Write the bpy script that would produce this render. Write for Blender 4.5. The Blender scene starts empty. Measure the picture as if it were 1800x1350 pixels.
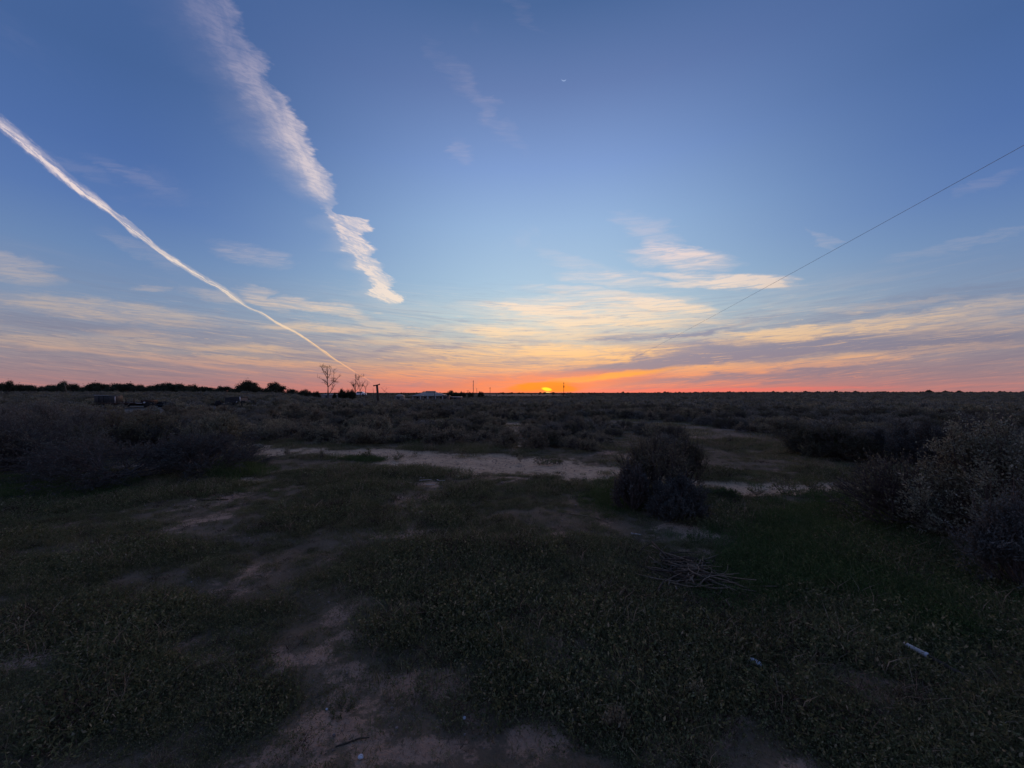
import bpy, math, random
import numpy as np
from mathutils import Vector, Matrix, Quaternion
R = math.radians
scene = bpy.context.scene
COL = scene.collection

# ------------------------------------------------------------------ camera
EYE = 1.8
cam = bpy.data.cameras.new('camera')
cam_ob = bpy.data.objects.new('camera', cam)
COL.objects.link(cam_ob)
scene.camera = cam_ob
cam_ob.location = (0, 0, EYE)
cam_ob.rotation_euler = (R(90), 0, 0)
cam.sensor_width = 36
cam.lens = 13.6
cam.shift_y = 15 / 1800
cam.clip_start = 0.05
cam.clip_end = 30000

scene.view_settings.view_transform = 'Standard'
scene.view_settings.look = 'None'
scene.view_settings.exposure = 0
scene.view_settings.gamma = 1
scene.cycles.use_denoising = True
scene.cycles.max_bounces = 5
scene.cycles.diffuse_bounces = 3
scene.cycles.transparent_max_bounces = 6

# ------------------------------------------------------------------ sun lamp: the veiled sun and its broad glow low in the west, soft like an overcast sun
SUN_AZ = R(5.2)
SUN_EL = R(12.0)
sun = bpy.data.lights.new('sun', 'SUN')
sun.energy = 0.6
sun.angle = R(40)
sun.color = (1.0, 0.50, 0.27)
sun_ob = bpy.data.objects.new('sun', sun)
COL.objects.link(sun_ob)
_d = Vector((math.sin(SUN_AZ) * math.cos(SUN_EL), math.cos(SUN_AZ) * math.cos(SUN_EL), math.sin(SUN_EL)))
sun_ob.rotation_euler = _d.to_track_quat('Z', 'Y').to_euler()

# ------------------------------------------------------------------ node expressions
class E:
    """A node socket that can be used in arithmetic."""
    def __init__(self, nt, s):
        self.nt = nt; self.s = s
    def m(self, op, *a, clamp=False):
        n = self.nt.nodes.new('ShaderNodeMath'); n.operation = op; n.use_clamp = clamp
        for i, x in enumerate((self,) + a):
            if isinstance(x, E): self.nt.links.new(x.s, n.inputs[i])
            else: n.inputs[i].default_value = x
        return E(self.nt, n.outputs[0])
    def __add__(s, o): return s.m('ADD', o)
    __radd__ = __add__
    def __mul__(s, o): return s.m('MULTIPLY', o)
    __rmul__ = __mul__
    def __sub__(s, o): return s.m('SUBTRACT', o)
    def __rsub__(s, o): return (s * -1.0) + o
    def __truediv__(s, o): return s.m('DIVIDE', o)
    def sq(s): return s.m('MULTIPLY', s)
    def exp(s): return s.m('EXPONENT')
    def abs(s): return s.m('ABSOLUTE')
    def clamp(s): return s.m('MAXIMUM', 0.0).m('MINIMUM', 1.0)
    def max(s, o): return s.m('MAXIMUM', o)
    def min(s, o): return s.m('MINIMUM', o)
    def ss(s, a, b, c=0.0, d=1.0):
        n = s.nt.nodes.new('ShaderNodeMapRange'); n.interpolation_type = 'SMOOTHSTEP'; n.clamp = False
        s.nt.links.new(s.s, n.inputs[0])
        for i, x in enumerate((a, b, c, d)):
            if isinstance(x, E): s.nt.links.new(x.s, n.inputs[i + 1])
            else: n.inputs[i + 1].default_value = x
        return E(s.nt, n.outputs[0])

def lin(c):
    return tuple(((x / 255) / 12.92 if x / 255 <= 0.04045 else ((x / 255 + 0.055) / 1.055) ** 2.4) for x in c)

def combine(nt, x, y, z):
    n = nt.nodes.new('ShaderNodeCombineXYZ')
    for i, a in enumerate((x, y, z)):
        if isinstance(a, E): nt.links.new(a.s, n.inputs[i])
        else: n.inputs[i].default_value = a
    return n.outputs[0]

def noise(nt, vec, scale=1.0, detail=4.0, rough=0.55, dist=0.0, lac=2.0):
    n = nt.nodes.new('ShaderNodeTexNoise'); n.noise_dimensions = '3D'
    nt.links.new(vec, n.inputs['Vector'])
    n.inputs['Scale'].default_value = scale; n.inputs['Detail'].default_value = detail
    n.inputs['Roughness'].default_value = rough; n.inputs['Distortion'].default_value = dist
    n.inputs['Lacunarity'].default_value = lac
    return E(nt, n.outputs[0])

def ramp(nt, fac, stops):
    n = nt.nodes.new('ShaderNodeValToRGB'); nt.links.new(fac.s, n.inputs[0])
    cr = n.color_ramp
    while len(cr.elements) < len(stops): cr.elements.new(0.5)
    for e, (p, c) in zip(cr.elements, stops):
        e.position = p; e.color = (*lin(c), 1)
    return n.outputs[0]

def mixc(nt, fac, a, b, mode='MIX'):
    n = nt.nodes.new('ShaderNodeMix'); n.data_type = 'RGBA'; n.blend_type = mode; n.clamp_factor = True
    if isinstance(fac, E): nt.links.new(fac.s, n.inputs[0])
    else: n.inputs[0].default_value = fac
    for i, x in ((6, a), (7, b)):
        if isinstance(x, tuple): n.inputs[i].default_value = (*x, 1)
        else: nt.links.new(x, n.inputs[i])
    return n.outputs[2]

def fcurve(nt, fac, pts):
    n = nt.nodes.new('ShaderNodeFloatCurve'); nt.links.new(fac.s, n.inputs[1])
    c = n.mapping.curves[0]; n.mapping.extend = 'HORIZONTAL'; n.mapping.use_clip = False
    pts = sorted(pts)
    while len(c.points) < len(pts): c.points.new(0.5, 0.5)
    for p, (x, y) in zip(c.points, pts):
        p.location = (x, y); p.handle_type = 'AUTO_CLAMPED'
    n.mapping.update()
    return E(nt, n.outputs[0])

# ------------------------------------------------------------------ sky (world)
world = bpy.data.worlds.new('World')
world.use_nodes = True
world.cycles.sampling_method = 'MANUAL'; world.cycles.sample_map_resolution = 256
nt = world.node_tree
nt.nodes.clear()
out = nt.nodes.new('ShaderNodeOutputWorld')
bg = nt.nodes.new('ShaderNodeBackground')
bg.inputs[1].default_value = 1.0
nt.links.new(bg.outputs[0], out.inputs[0])
nish = nt.nodes.new('ShaderNodeTexSky')
nish.sky_type = 'NISHITA'
nish.sun_disc = False
nish.sun_elevation = SUN_EL
nish.sun_rotation = SUN_AZ
tc = nt.nodes.new('ShaderNodeTexCoord')
sep = nt.nodes.new('ShaderNodeSeparateXYZ')
nt.links.new(tc.outputs['Generated'], sep.inputs[0])
dx, dy, dz = (E(nt, sep.outputs[i]) for i in range(3))
az = dx.m('ARCTAN2', dy)
el = dz.m('ARCSINE') * (180 / math.pi)
daz = (az - SUN_AZ).abs() * (180 / math.pi)
elf = (el / 90.0).clamp()

S = lambda stops: [(e / 90.0, c) for e, c in stops]
near = ramp(nt, elf, S([(0, (238, 122, 105)), (1.7, (224, 138, 116)), (4.2, (212, 168, 140)), (7.5, (194, 192, 186)),
                        (10.8, (188, 206, 212)), (15.6, (165, 195, 220)), (23, (149, 181, 219)), (30, (127, 157, 209)),
                        (38, (101, 126, 177)), (45, (74, 104, 154)), (60, (72, 100, 150)), (90, (70, 97, 148))]))
mid = ramp(nt, elf, S([(0, (178, 122, 122)), (2, (156, 130, 136)), (4.5, (148, 143, 152)), (9.5, (126, 146, 176)),
                       (14.4, (106, 136, 180)), (19, (88, 120, 176)), (24, (77, 109, 167)), (31.4, (68, 99, 152)),
                       (45, (68, 97, 150)), (90, (70, 97, 148))]))
far = ramp(nt, elf, S([(0, (126, 116, 138)), (4, (148, 132, 150)), (10, (142, 138, 164)), (20, (108, 124, 168)),
                       (40, (80, 104, 154)), (90, (70, 97, 148))]))
c = mixc(nt, daz.ss(4, 52), near, mid)
c = mixc(nt, daz.ss(50, 130), c, far)

# wisps everywhere low in the sky; direction-based, so they run on all round the horizon
vv = combine(nt, dx * 3.2 + dz * 2.0, dy * 3.2, dz * 34.0 - (dx.sq() + 0.02).m('SQRT') * 4.0)
s1 = noise(nt, vv, 1.0, 7, 0.62, 0.55)
vv2 = combine(nt, dx * 5.0, dy * 4.0 + 7.0, dz * 62.0 - (dx.sq() + 0.02).m('SQRT') * 8.0)
s2 = noise(nt, vv2, 1.0, 8, 0.66, 0.8)

LIGHT = ramp(nt, elf, S([(0, (255, 120, 92)), (2, (255, 152, 98)), (4.5, (252, 190, 126)), (7, (246, 204, 156)),
                         (10, (244, 218, 188)), (14, (242, 222, 206)), (20, (230, 212, 214)), (28, (206, 194, 210)), (45, (160, 153, 182))]))
LIGHTM = ramp(nt, elf, S([(0, (205, 124, 118)), (2, (196, 142, 132)), (5, (200, 170, 150)), (9, (192, 176, 166)), (14, (176, 172, 184)),
                          (25, (160, 156, 186)), (45, (130, 136, 172))]))
DARK = ramp(nt, elf, S([(0, (205, 116, 108)), (1.2, (172, 128, 132)), (3, (152, 130, 142)), (6, (148, 140, 156)), (10, (150, 158, 178)), (20, (120, 140, 178))]))
DARKM = ramp(nt, elf, S([(0, (158, 118, 122)), (2, (138, 120, 132)), (5, (130, 126, 144)), (9, (122, 132, 158)), (20, (90, 116, 166))]))
light = mixc(nt, daz.ss(14, 54), LIGHT, LIGHTM)
dark = mixc(nt, daz.ss(14, 54), DARK, DARKM)

low = 1.0 - el.ss(3, 15)
c = mixc(nt, s1.ss(0.52, 0.74) * low * 0.75, c, light)
c = mixc(nt, s2.ss(0.48, 0.66) * low * 0.6, c, dark)
c = mixc(nt, s2.ss(0.44, 0.30) * low * 0.6, c, light)
high = el.ss(10, 20) * (1.0 - el.ss(55, 80))
s3 = noise(nt, combine(nt, dx * 2.4 + dz * 3.0, dy * 1.6, dz * 5.0 - dx * 2.0), 1.0, 6, 0.6, 0.8)
c = mixc(nt, s3.ss(0.60, 0.86) * high * 0.18, c, light)

# western sky chart: the gnomonic projection of the direction, in units of 1/680 radian from due "north" of the scene
front = dy.ss(0.25, 0.40)
inv = dy.max(0.05)
GX = dx / inv * 680.0 + 900.0
GY = 690.0 - dz / inv * 680.0
wv = combine(nt, GX * 0.011, GY * 0.035, 0.0)
w1 = noise(nt, wv, 1.0, 6, 0.62, 0.4)
w2 = noise(nt, combine(nt, GX * 0.013, GY * 0.05, 5.3), 1.0, 6, 0.62, 0.0)
WX = GX + (w1 - 0.5) * 120.0
WY = GY + (w2 - 0.5) * 28.0
# fine streaks that fan away from the sun
fan = ((GX - 960.0).sq() + 40000.0).m('SQRT') * 0.10
st = noise(nt, combine(nt, GX * 0.011, (GY + fan) * 0.12, 1.7), 1.0, 7, 0.68, 0.9)
stf = st.ss(0.36, 0.62)

WV = combine(nt, WX, WY, 1.0)
def dot(src, v):
    n = nt.nodes.new('ShaderNodeVectorMath'); n.operation = 'DOT_PRODUCT'
    nt.links.new(src, n.inputs[0]); n.inputs[1].default_value = v
    return E(nt, n.outputs['Value'])
def blob(x, y, L, T, ang, k, src=None):
    src = WV if src is None else src
    ca, sa = math.cos(R(ang)), math.sin(R(ang))
    a = dot(src, (ca / L, sa / L, -(x * ca + y * sa) / L))
    b = dot(src, (-sa / T, ca / T, -(y * ca - x * sa) / T))
    return b.m('MULTIPLY_ADD', b, a.sq()).ss(3.0, 0.0, 0.0, k * 1.15)

def pile(bl):
    """Sum of soft patches; the last number of each says how far the fine streaks break it up."""
    soft = hard = None
    for x, y, L, T, ang, k, tex in bl:
        m = blob(x, y, L, T, ang, k)
        if tex < 0.5: soft = m if soft is None else soft + m
        else: hard = m if hard is None else hard + m
    acc = None
    for m, t in ((soft, 0.3), (hard, 0.7)):
        if m is not None:
            m = m * (stf * t + (1 - t))
            acc = m if acc is None else acc + m
    return acc

DK = pile([
    (860, 672, 80, 9, -6, .7, .2), (960, 660, 110, 11, -8, .9, .15), (1080, 643, 120, 14, -9, .9, .15), (1210, 624, 130, 18, -6, .85, .2),
    (1350, 612, 150, 18, -4, .8, .2), (1520, 603, 170, 15, -2, .75, .3), (1720, 596, 160, 20, -1, .8, .3),
    (1130, 592, 90, 5, -3, .8, .3), (1090, 600, 50, 9, 10, .5, .6), (1300, 571, 90, 3, -13, .45, .3), (1250, 583, 60, 3, -6, .4, .3), (1620, 528, 200, 11, -9, .55, .5),
    (1560, 568, 150, 3, -9, .3, .5), (1090, 673, 70, 5, -4, .75, .4), (1190, 665, 90, 7, -5, .6, .4), (1360, 660, 120, 8, -3, .6, .5), (1600, 648, 260, 16, -3, .6, .5),
    (745, 612, 70, 5, -4, .5, .5), (720, 600, 60, 4, -20, .35, .5), (640, 652, 70, 4, 0, .6, .4), (400, 585, 170, 12, 6, .45, .6), (700, 630, 50, 3, 5, .4, .4),
    (140, 575, 160, 8, 6, .4, .6), (780, 677, 60, 5, 0, .6, .3), (990, 610, 70, 6, 8, .4, .7), (1000, 632, 60, 4, 15, .35, .7), (940, 640, 60, 3, 5, .35, .6), (850, 612, 60, 3, 2, .3, .6),
    (560, 628, 90, 4, 2, .4, .5), (250, 640, 160, 5, 5, .3, .5), (120, 615, 90, 6, 4, .3, .5)])
c = mixc(nt, DK * front * 0.95, c, dark)
LT = pile([
    (1035, 548, 150, 17, 2, .9, .75), (960, 545, 80, 6, 6, .8, .6), (1080, 520, 110, 8, 5, .6, .7), (1170, 538, 60, 6, 6, .8, .5), (1040, 572, 190, 7, -1, .8, .6),
    (890, 583, 50, 5, 3, .8, .4), (1010, 590, 120, 6, -2, .6, .6),
    (1200, 455, 70, 14, 5, .8, .7), (1190, 438, 45, 7, 10, .5, .7), (1245, 488, 90, 6, 3, .75, .8), (1270, 501, 90, 6, 0, .8, .8), (1320, 495, 50, 8, -2, .7, .6),
    (1135, 402, 40, 17, 20, .28, .8), (1440, 419, 26, 6, 30, .18, .6), (1070, 492, 60, 9, 5, .45, .7), (1040, 470, 70, 9, 15, .22, .7),
    (1430, 583, 120, 10, -5, .75, .6), (1530, 570, 150, 9, -9, .65, .7), (1330, 586, 100, 5, -5, .6, .7), (1700, 548, 130, 14, -11, .55, .7), (1760, 570, 140, 12, -5, .45, .7), (1500, 541, 60, 6, -4, .35, .7), (1620, 530, 50, 5, -8, .35, .7), (1600, 620, 180, 6, -5, .5, .5),
    (1500, 636, 80, 5, -6, .6, .4), (1260, 650, 110, 7, -5, .7, .4), (930, 620, 160, 12, 0, .7, .7), (760, 655, 140, 12, 0, .5, .7),
    (1060, 633, 120, 6, -9, .7, .6), (1020, 615, 150, 10, 0, .5, .8)])
c = mixc(nt, LT * front * 0.95, c, light)
LT2 = pile([
    (440, 447, 50, 13, 12, .38, .7), (462, 526, 32, 11, 25, .8, .6), (565, 542, 62, 8, 10, .9, .6), (570, 577, 85, 7, 3, .8, .5),
    (180, 545, 150, 14, 6, .75, .7), (20, 468, 60, 18, 16, .6, .6), (60, 600, 160, 9, 3, .5, .6), (240, 590, 60, 10, 3, .5, .6),
    (270, 508, 26, 5, 3, .4, .5), (380, 520, 45, 8, 10, .4, .6), (400, 610, 110, 6, 4, .6, .5), (250, 440, 60, 12, 25, .2, .6),
    (420, 635, 160, 6, 3, .6, .4), (225, 306, 60, 10, 22, .18, .5), (130, 295, 60, 8, 20, .12, .5), (690, 575, 50, 6, 10, .45, .5),
    (812, 268, 18, 13, 60, .16, .7), (800, 130, 60, 14, 50, .07, .6), (840, 170, 60, 12, 58, .08, .6), (880, 215, 50, 10, 50, .08, .6), (915, 20, 40, 8, 40, .08, .5),
    (1740, 320, 50, 8, -20, .14, .5), (1720, 420, 120, 7, -14, .18, .5), (700, 600, 80, 6, 0, .4, .5)])
c = mixc(nt, LT2 * front * 0.95, c, light)

# finest streaks, strongest near the horizon
fs = noise(nt, combine(nt, GX * 0.011, (GY + fan * 1.2) * 0.24, 9.4), 1.0, 6, 0.72, 1.1)
fl_ = GY.ss(470, 610) * front
c = mixc(nt, fs.ss(0.50, 0.64) * fl_ * 0.62, c, dark)
c = mixc(nt, fs.ss(0.46, 0.34) * fl_ * 0.50, c, light)

# an older thin trail low on the left, a straight line
tl = ((GY - 600.0 - (GX - 20.0) * 0.128) / 3.0 + (w2 - 0.5) * 4.0).sq()
tl = (tl * -1.0).exp() * GX.ss(-60, 60) * (1.0 - GX.ss(380, 480)) * 0.55
c = mixc(nt, tl * front, c, light)

# the two contrails
def contrail_tex(ax, ay, seed, fx, fy, det=7, ro=0.65, di=0.6):
    ca, sa = math.cos(ax), math.sin(ax)
    return noise(nt, combine(nt, (GX * ca + GY * sa) * fx, (GY * ca - GX * sa) * fy, seed), 1.0, det, ro, di)
tY = GY / 700.0
LP = [(-60, 270), (0, 300), (54, 330), (124, 383), (174, 422), (232, 455), (282, 494), (324, 525), (353, 556), (368, 568), (376, 574), (386, 584), (396, 588),
      (415, 598), (431, 603), (440, 604), (446, 622), (456, 626), (464, 624), (470, 622), (478, 640), (490, 650), (505, 656), (512, 650), (517, 648), (523, 662), (540, 690)]
RP = [(-60, 395), (0, 410), (30, 424), (54, 430), (66, 432), (84, 448), (124, 476), (134, 470), (174, 506), (232, 544), (260, 552), (282, 560), (303, 576),
      (324, 585), (353, 598), (362, 590), (370, 584), (379, 612), (384, 638), (392, 652), (400, 653), (408, 644), (414, 636), (422, 650), (433, 660), (442, 664), (448, 654), (456, 664), (469, 674),
      (478, 672), (487, 688), (500, 695), (507, 690), (514, 702), (524, 710), (531, 708), (540, 698)]
BP = [(-60, .5), (0, .5), (54, .52), (84, .46), (124, .62), (140, .55), (174, .72), (232, .85), (324, .9), (345, .85), (362, .35), (372, .4), (386, .95), (431, 1), (519, 1), (530, .8), (537, 0)]
cv = lambda P, f, k: fcurve(nt, f, [(a / k, b / k) for a, b in P])
Lc = cv(LP, tY, 700.0) * 700.0
Rc = cv(RP, tY, 700.0) * 700.0
Bc = fcurve(nt, tY, [(a / 700.0, b) for a, b in BP])
wid = (Rc - Lc).max(6.0)
edge = contrail_tex(R(38), 0, 3.1, 0.045, 0.16, 6, .6, .5)
edg2 = contrail_tex(R(8), 0, 8.1, 0.05, 0.2, 5, .6, .3)
big = noise(nt, combine(nt, GX * 0.012, GY * 0.030, 6.1), 1.0, 5, .55, .3)
px_ = GX + (edge - 0.5) * 17.0 + (edg2 - 0.5) * 22.0 + (big - 0.5) * wid * 0.75
dA = (px_ - Lc) / wid
fil = contrail_tex(R(25), 0, 5.5, 0.030, 0.15, 8, .68, .8)
filb = contrail_tex(R(65), 0, 1.5, 0.012, 0.03, 5, .6, .5)
lowA = tY.ss(0.50, 0.56)
A = (dA.ss(-0.15, 0.70) * (1.0 - lowA) + dA.ss(-0.12, 0.16) * lowA) * (1.0 - dA.ss(0.82, 1.04)) * (fil.ss(0.28, 0.62) * 0.6 + 0.4) * (filb.ss(0.32, 0.6) * 0.55 + 0.45) * Bc * 1.1
A = A * (1.0 - tY.ss(0.757, 0.768))
hazeA = (dA.ss(-0.9, 0.3) * (1.0 - dA.ss(0.6, 0.95))) * 0.16 * Bc
A = A * (1.0 + lowA * (fil.ss(0.40, 0.62) * 0.5 - 0.35))
lightA = mixc(nt, tY.ss(0.05, 0.5) * 0.38, light, (1.0, 0.86, 0.74))
c = mixc(nt, (A + hazeA).clamp() * front * 0.97, c, lightA)

tX = GX / 700.0
TP = [(-100, 128), (0, 198), (51, 239), (102, 284), (136, 315), (170, 341), (204, 371), (230, 388), (255, 411), (275, 430), (319, 459), (362, 485), (388, 499), (412, 515),
      (430, 532), (445, 542), (459, 546.5), (482, 561.5), (521, 582), (552, 602.5), (575, 619), (584, 626), (607, 641), (638, 660.5), (660, 675)]
QP = [(-100, 150), (0, 232), (51, 274), (102, 315), (136, 342), (170, 363), (204, 386), (230, 411), (255, 426), (275, 443), (319, 472), (362, 498), (388, 512), (412, 530),
      (430, 540), (445, 547), (459, 553), (482, 568), (521, 588), (552, 608.5), (575, 625), (584, 631), (607, 645), (638, 663.5), (660, 677)]
Tc = cv(TP, tX, 700.0) * 700.0
Qc = cv(QP, tX, 700.0) * 700.0
hb = (Qc - Tc).max(2.5)
eb = contrail_tex(R(40), 0, 2.2, 0.05, 0.22, 5, .6, .3)
pyb = GY + (eb - 0.5) * (hb * 0.45 + 2.0)
dB = (pyb - Tc) / hb
strand = noise(nt, combine(nt, GX * 0.012, dB * 3.4 + GX * 0.002, 0.4), 1.0, 6, .62, .5)
strb = contrail_tex(R(25), 0, 9.5, 0.03, 0.16, 6, .66, .6)
wide = 1.0 - GX.ss(120, 250)
B1 = dB.ss(-0.05, 0.40) * (1.0 - dB.ss(0.68, 1.06))
core = (((dB - 0.64 + (strb - 0.5) * 0.25) / 0.17).sq() * -1.0).exp()
Bm = B1 * (wide * (core * 0.95 - 0.58) + 0.95) * (strand.ss(0.36, 0.58) * 0.7 + 0.30) * (strb.ss(0.3, 0.6) * 0.25 + 0.75)
Bm = Bm * (1.0 - GX.ss(590, 662) * 0.55) * (1.0 - GX.ss(648, 660))
lightB = mixc(nt, 0.14, LIGHT, (1.0, 0.86, 0.78))
c = mixc(nt, (Bm * 1.1).clamp() * front, c, lightB)

# glow where the sun goes down, its disc half veiled by cloud, and the new moon
GV = combine(nt, GX + (w1 - 0.5) * 50.0, GY + (w2 - 0.5) * 13.0, 1.0)
GV0 = combine(nt, GX, GY, 1.0)
glt = (stf * 0.3 + 0.7) * front
def gl(x, y, L, T, ang, col, k, src, warp=0.5):
    g = blob(x, y, L, T, ang, k, GV if warp else GV0)
    return mixc(nt, (g * glt).clamp(), src, lin(col))
c = gl(955, 673, 150, 14, -3, (252, 128, 78), .75, c)
c = gl(1130, 688, 300, 3.5, -1, (250, 112, 100), .6, c)
c = gl(1080, 660, 75, 4, -7, (255, 164, 72), 1.0, c)
c = gl(1000, 668, 50, 4, -7, (255, 150, 78), .9, c)
c = gl(958, 684, 55, 7, -3, (255, 112, 40), .8, c)
c = gl(950, 678, 40, 6, -4, (255, 130, 0), 1.15, c)
c = gl(978, 683, 30, 4, 0, (255, 124, 4), 1.0, c)
c = gl(961, 684.0, 6.4, 2.2, 9, (255, 236, 20), 1.3, c, 0.0)
c = gl(962, 691.0, 4.5, 1.8, 0, (255, 205, 110), 1.2, c, 0.0)
mo = (((GX - 991.0).sq() + (GY - 139.0).sq()).m('SQRT')).ss(4.6, 3.4) * (((GX - 991.0).sq() + (GY - 136.6).sq()).m('SQRT')).ss(4.2, 5.2)
c = mixc(nt, mo * front * 0.6, c, lin((178, 200, 240)))

# below the horizon line the dome goes on as dim ground haze (never seen)
c = mixc(nt, el.ss(-0.4, -3.0), c, lin((60, 52, 56)))
nb = nt.nodes.new('ShaderNodeVectorMath'); nb.operation = 'SCALE'
nt.links.new(nish.outputs[0], nb.inputs[0]); nb.inputs[3].default_value = 0.1
c = mixc(nt, 0.02, c, nb.outputs[0])
nt.links.new(c, bg.inputs[0])

scene.world = world
print(len(nt.nodes))

# ================================================================== helpers
rng = np.random.default_rng(7)

def ss01(x, a, b):
    t = np.clip((x - a) / (b - a), 0, 1)
    return t * t * (3 - 2 * t)

def vnoise(x, y, seed=0):
    """Smooth 2-D value noise in 0..1."""
    xi = np.floor(x).astype(np.int64); yi = np.floor(y).astype(np.int64)
    fx = x - xi; fy = y - yi
    fx = fx * fx * (3 - 2 * fx); fy = fy * fy * (3 - 2 * fy)
    def h(a, b):
        n = (a * 374761393 + b * 668265263 + seed * 1274126177) & 0xFFFFFFFF
        n = ((n ^ (n >> 13)) * 1274126177) & 0xFFFFFFFF
        return ((n ^ (n >> 16)) & 0xFFFF) / 65535.0
    a, b, c_, d = h(xi, yi), h(xi + 1, yi), h(xi, yi + 1), h(xi + 1, yi + 1)
    return (a * (1 - fx) + b * fx) * (1 - fy) + (c_ * (1 - fx) + d * fx) * fy

def fbm(x, y, seed=0, o=4):
    s = 0; a = 0.5; t = 0
    for k in range(o):
        s = s + a * vnoise(x * 2 ** k + 17.3 * k, y * 2 ** k - 9.1 * k, seed + k); t += a; a *= 0.55
    return s / t

def terrain(x, y):
    x = np.asarray(x, float); y = np.asarray(y, float)
    r = np.hypot(x, y)
    z = (fbm(x * 0.9, y * 0.9, 3) - 0.5) * 0.10 + (fbm(x * 0.12, y * 0.12, 9, 3) - 0.5) * 0.22 * ss01(r, 6, 30)
    z = z + (fbm(x * 4, y * 4, 21, 3) - 0.5) * 0.035 * (1 - ss01(r, 12, 25))
    g = x / np.maximum(y, 1.0)
    z = z - 1.5 * ss01(y, 55, 165) * (1 - ss01(g, 0.05, 0.5)) * ss01(g, -0.9, -0.45)
    z = z + 1.25 * ss01(y, 22, 80) * (1 - ss01(g, -0.62, -0.46))
    z = z + 1.0 * ss01(y, 45, 260) * ss01(g, 0.30, 0.60)
    return z

def tz(x, y):
    return float(terrain(np.array([x]), np.array([y]))[0])

def chart(x, y):
    """Bearing and depression of ground points seen from the station, in 1/680 radian steps."""
    yy = np.maximum(y, 0.3)
    return 900 + 680 * x / yy, 690 + 680 * (EYE - terrain(x, y)) / yy

def at(gx, gy):
    """Level ground point for a bearing and a depression."""
    y = EYE * 680 / (gy - 690)
    return (gx - 900) / 680 * y, y

def seg_mask(px, py, pts):
    """Soft band along a polyline whose points are (gx, gy, halfthickness)."""
    m = np.zeros_like(px)
    for (ax, ay, ah), (bx, by, bh) in zip(pts[:-1], pts[1:]):
        dx_, dy_ = bx - ax, by - ay
        t = np.clip(((px - ax) * dx_ + (py - ay) * dy_) / (dx_ * dx_ + dy_ * dy_), 0, 1)
        d = np.hypot((px - ax - t * dx_), (py - ay - t * dy_))
        m = np.maximum(m, ss01(1.25 - d / (ah + t * (bh - ah)), 0, 0.5))
    return m

def ell(px, py, x, y, a, b, ang=0):
    ca, sa = math.cos(R(ang)), math.sin(R(ang))
    u = ((px - x) * ca + (py - y) * sa) / a; v = ((py - y) * ca - (px - x) * sa) / b
    return ss01(1.3 - np.hypot(u, v), 0, 0.6)

TRACK = [(380, 776, 5), (440, 789, 9), (600, 795, 10), (700, 805, 14), (800, 812, 17), (900, 818, 18), (1000, 825, 17), (1080, 834, 15),
         (1180, 846, 11), (1280, 855, 13), (1400, 859, 9), (1500, 850, 6), (1600, 845, 5), (1780, 842, 5)]
def sand_masks(x, y):
    px, py = chart(x, y)
    sc = np.clip((py - 690) / 120, 0.05, 3)
    wx = (fbm(x * 1.1, y * 1.1, 31) - 0.5); wy = (fbm(x * 1.1 + 40, y * 1.1, 37) - 0.5)
    fx = (fbm(x * 6, y * 6, 41) - 0.5); fy = (fbm(x * 6 + 9, y * 6, 47) - 0.5)
    qx = px + (wx * 90 + fx * 50) * sc; qy = py + (wy * 22 + fy * 12) * sc
    front = (y > 0.4)
    track = seg_mask(qx, qy, TRACK)
    for p in ([(470, 828, 3), (400, 850, 6), (335, 866, 5)], [(500, 822, 2), (440, 843, 3), (380, 862, 2)],
              [(630, 826, 3), (700, 822, 4)], [(910, 790, 7), (912, 772, 5), (898, 757, 5), (886, 748, 3)],
              [(885, 747, 2), (935, 746, 2)], [(752, 741, 3), (790, 740, 3)], [(760, 733, 1.5), (775, 733, 1.5)],
              [(1240, 838, 3), (1330, 838, 3), (1440, 846, 3)], [(1100, 806, 2), (1140, 808, 2)]):
        track = np.maximum(track, 0.9 * seg_mask(qx, qy, p))
    track = np.maximum(track, 0.25 * ell(px, py, 915, 695.2, 75, 1.6))
    mid = np.zeros_like(px)
    for e in ((355, 918, 60, 11, -12), (185, 957, 42, 10, -10), (740, 850, 60, 8, -4), (870, 846, 70, 7, -3), (90, 888, 35, 4, 0), (300, 935, 70, 7, -8),
              (40, 950, 40, 5, -5), (1165, 930, 70, 13, 5), (1215, 945, 60, 10, 10), (1290, 905, 42, 26, 50), (1300, 878, 70, 12, 5), (930, 842, 50, 6, 3), (560, 845, 40, 4, 0)):
        mid = np.maximum(mid, 0.62 * ell(qx, qy, *e))
    fg = np.zeros_like(px)
    for e in ((722, 997, 26, 12), (705, 1060, 36, 17), (935, 1055, 40, 11), (530, 1163, 110, 26), (680, 1205, 150, 34), (610, 1280, 130, 40),
              (120, 1200, 40, 20), (470, 1330, 80, 40), (900, 1170, 60, 22), (870, 1250, 80, 30), (960, 1320, 90, 40), (1000, 1200, 40, 20),
              (1080, 1160, 60, 18), (1060, 1230, 70, 16), (1240, 1190, 50, 14), (1180, 1340, 60, 18), (1290, 1310, 60, 14), (1560, 1290, 60, 14), (1440, 1340, 60, 22), (1430, 1130, 90, 12), (1590, 1120, 80, 14), (1640, 1100, 70, 12), (1190, 1150, 60, 16), (1330, 1255, 60, 18),
              (330, 1160, 60, 14), (260, 1130, 90, 12), (1130, 1290, 70, 22), (760, 1330, 120, 30)):
        fg = np.maximum(fg, 0.60 * ell(qx, qy, *e))
    rnd = np.maximum(ss01(fbm(x * 0.8 + 5, y * 0.8, 55), 0.58, 0.72), ss01(fbm(x * 2.3 + 15, y * 2.3, 155), 0.60, 0.72) * (1 - ss01(y, 4, 8))) * (1 - ss01(y, 12, 30)) * 0.55
    behind = ~front
    track = np.where(behind, 0, track); mid = np.where(behind, 0, mid); fg = np.where(behind, 0, fg)
    return track, mid, np.maximum(fg, rnd)

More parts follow.
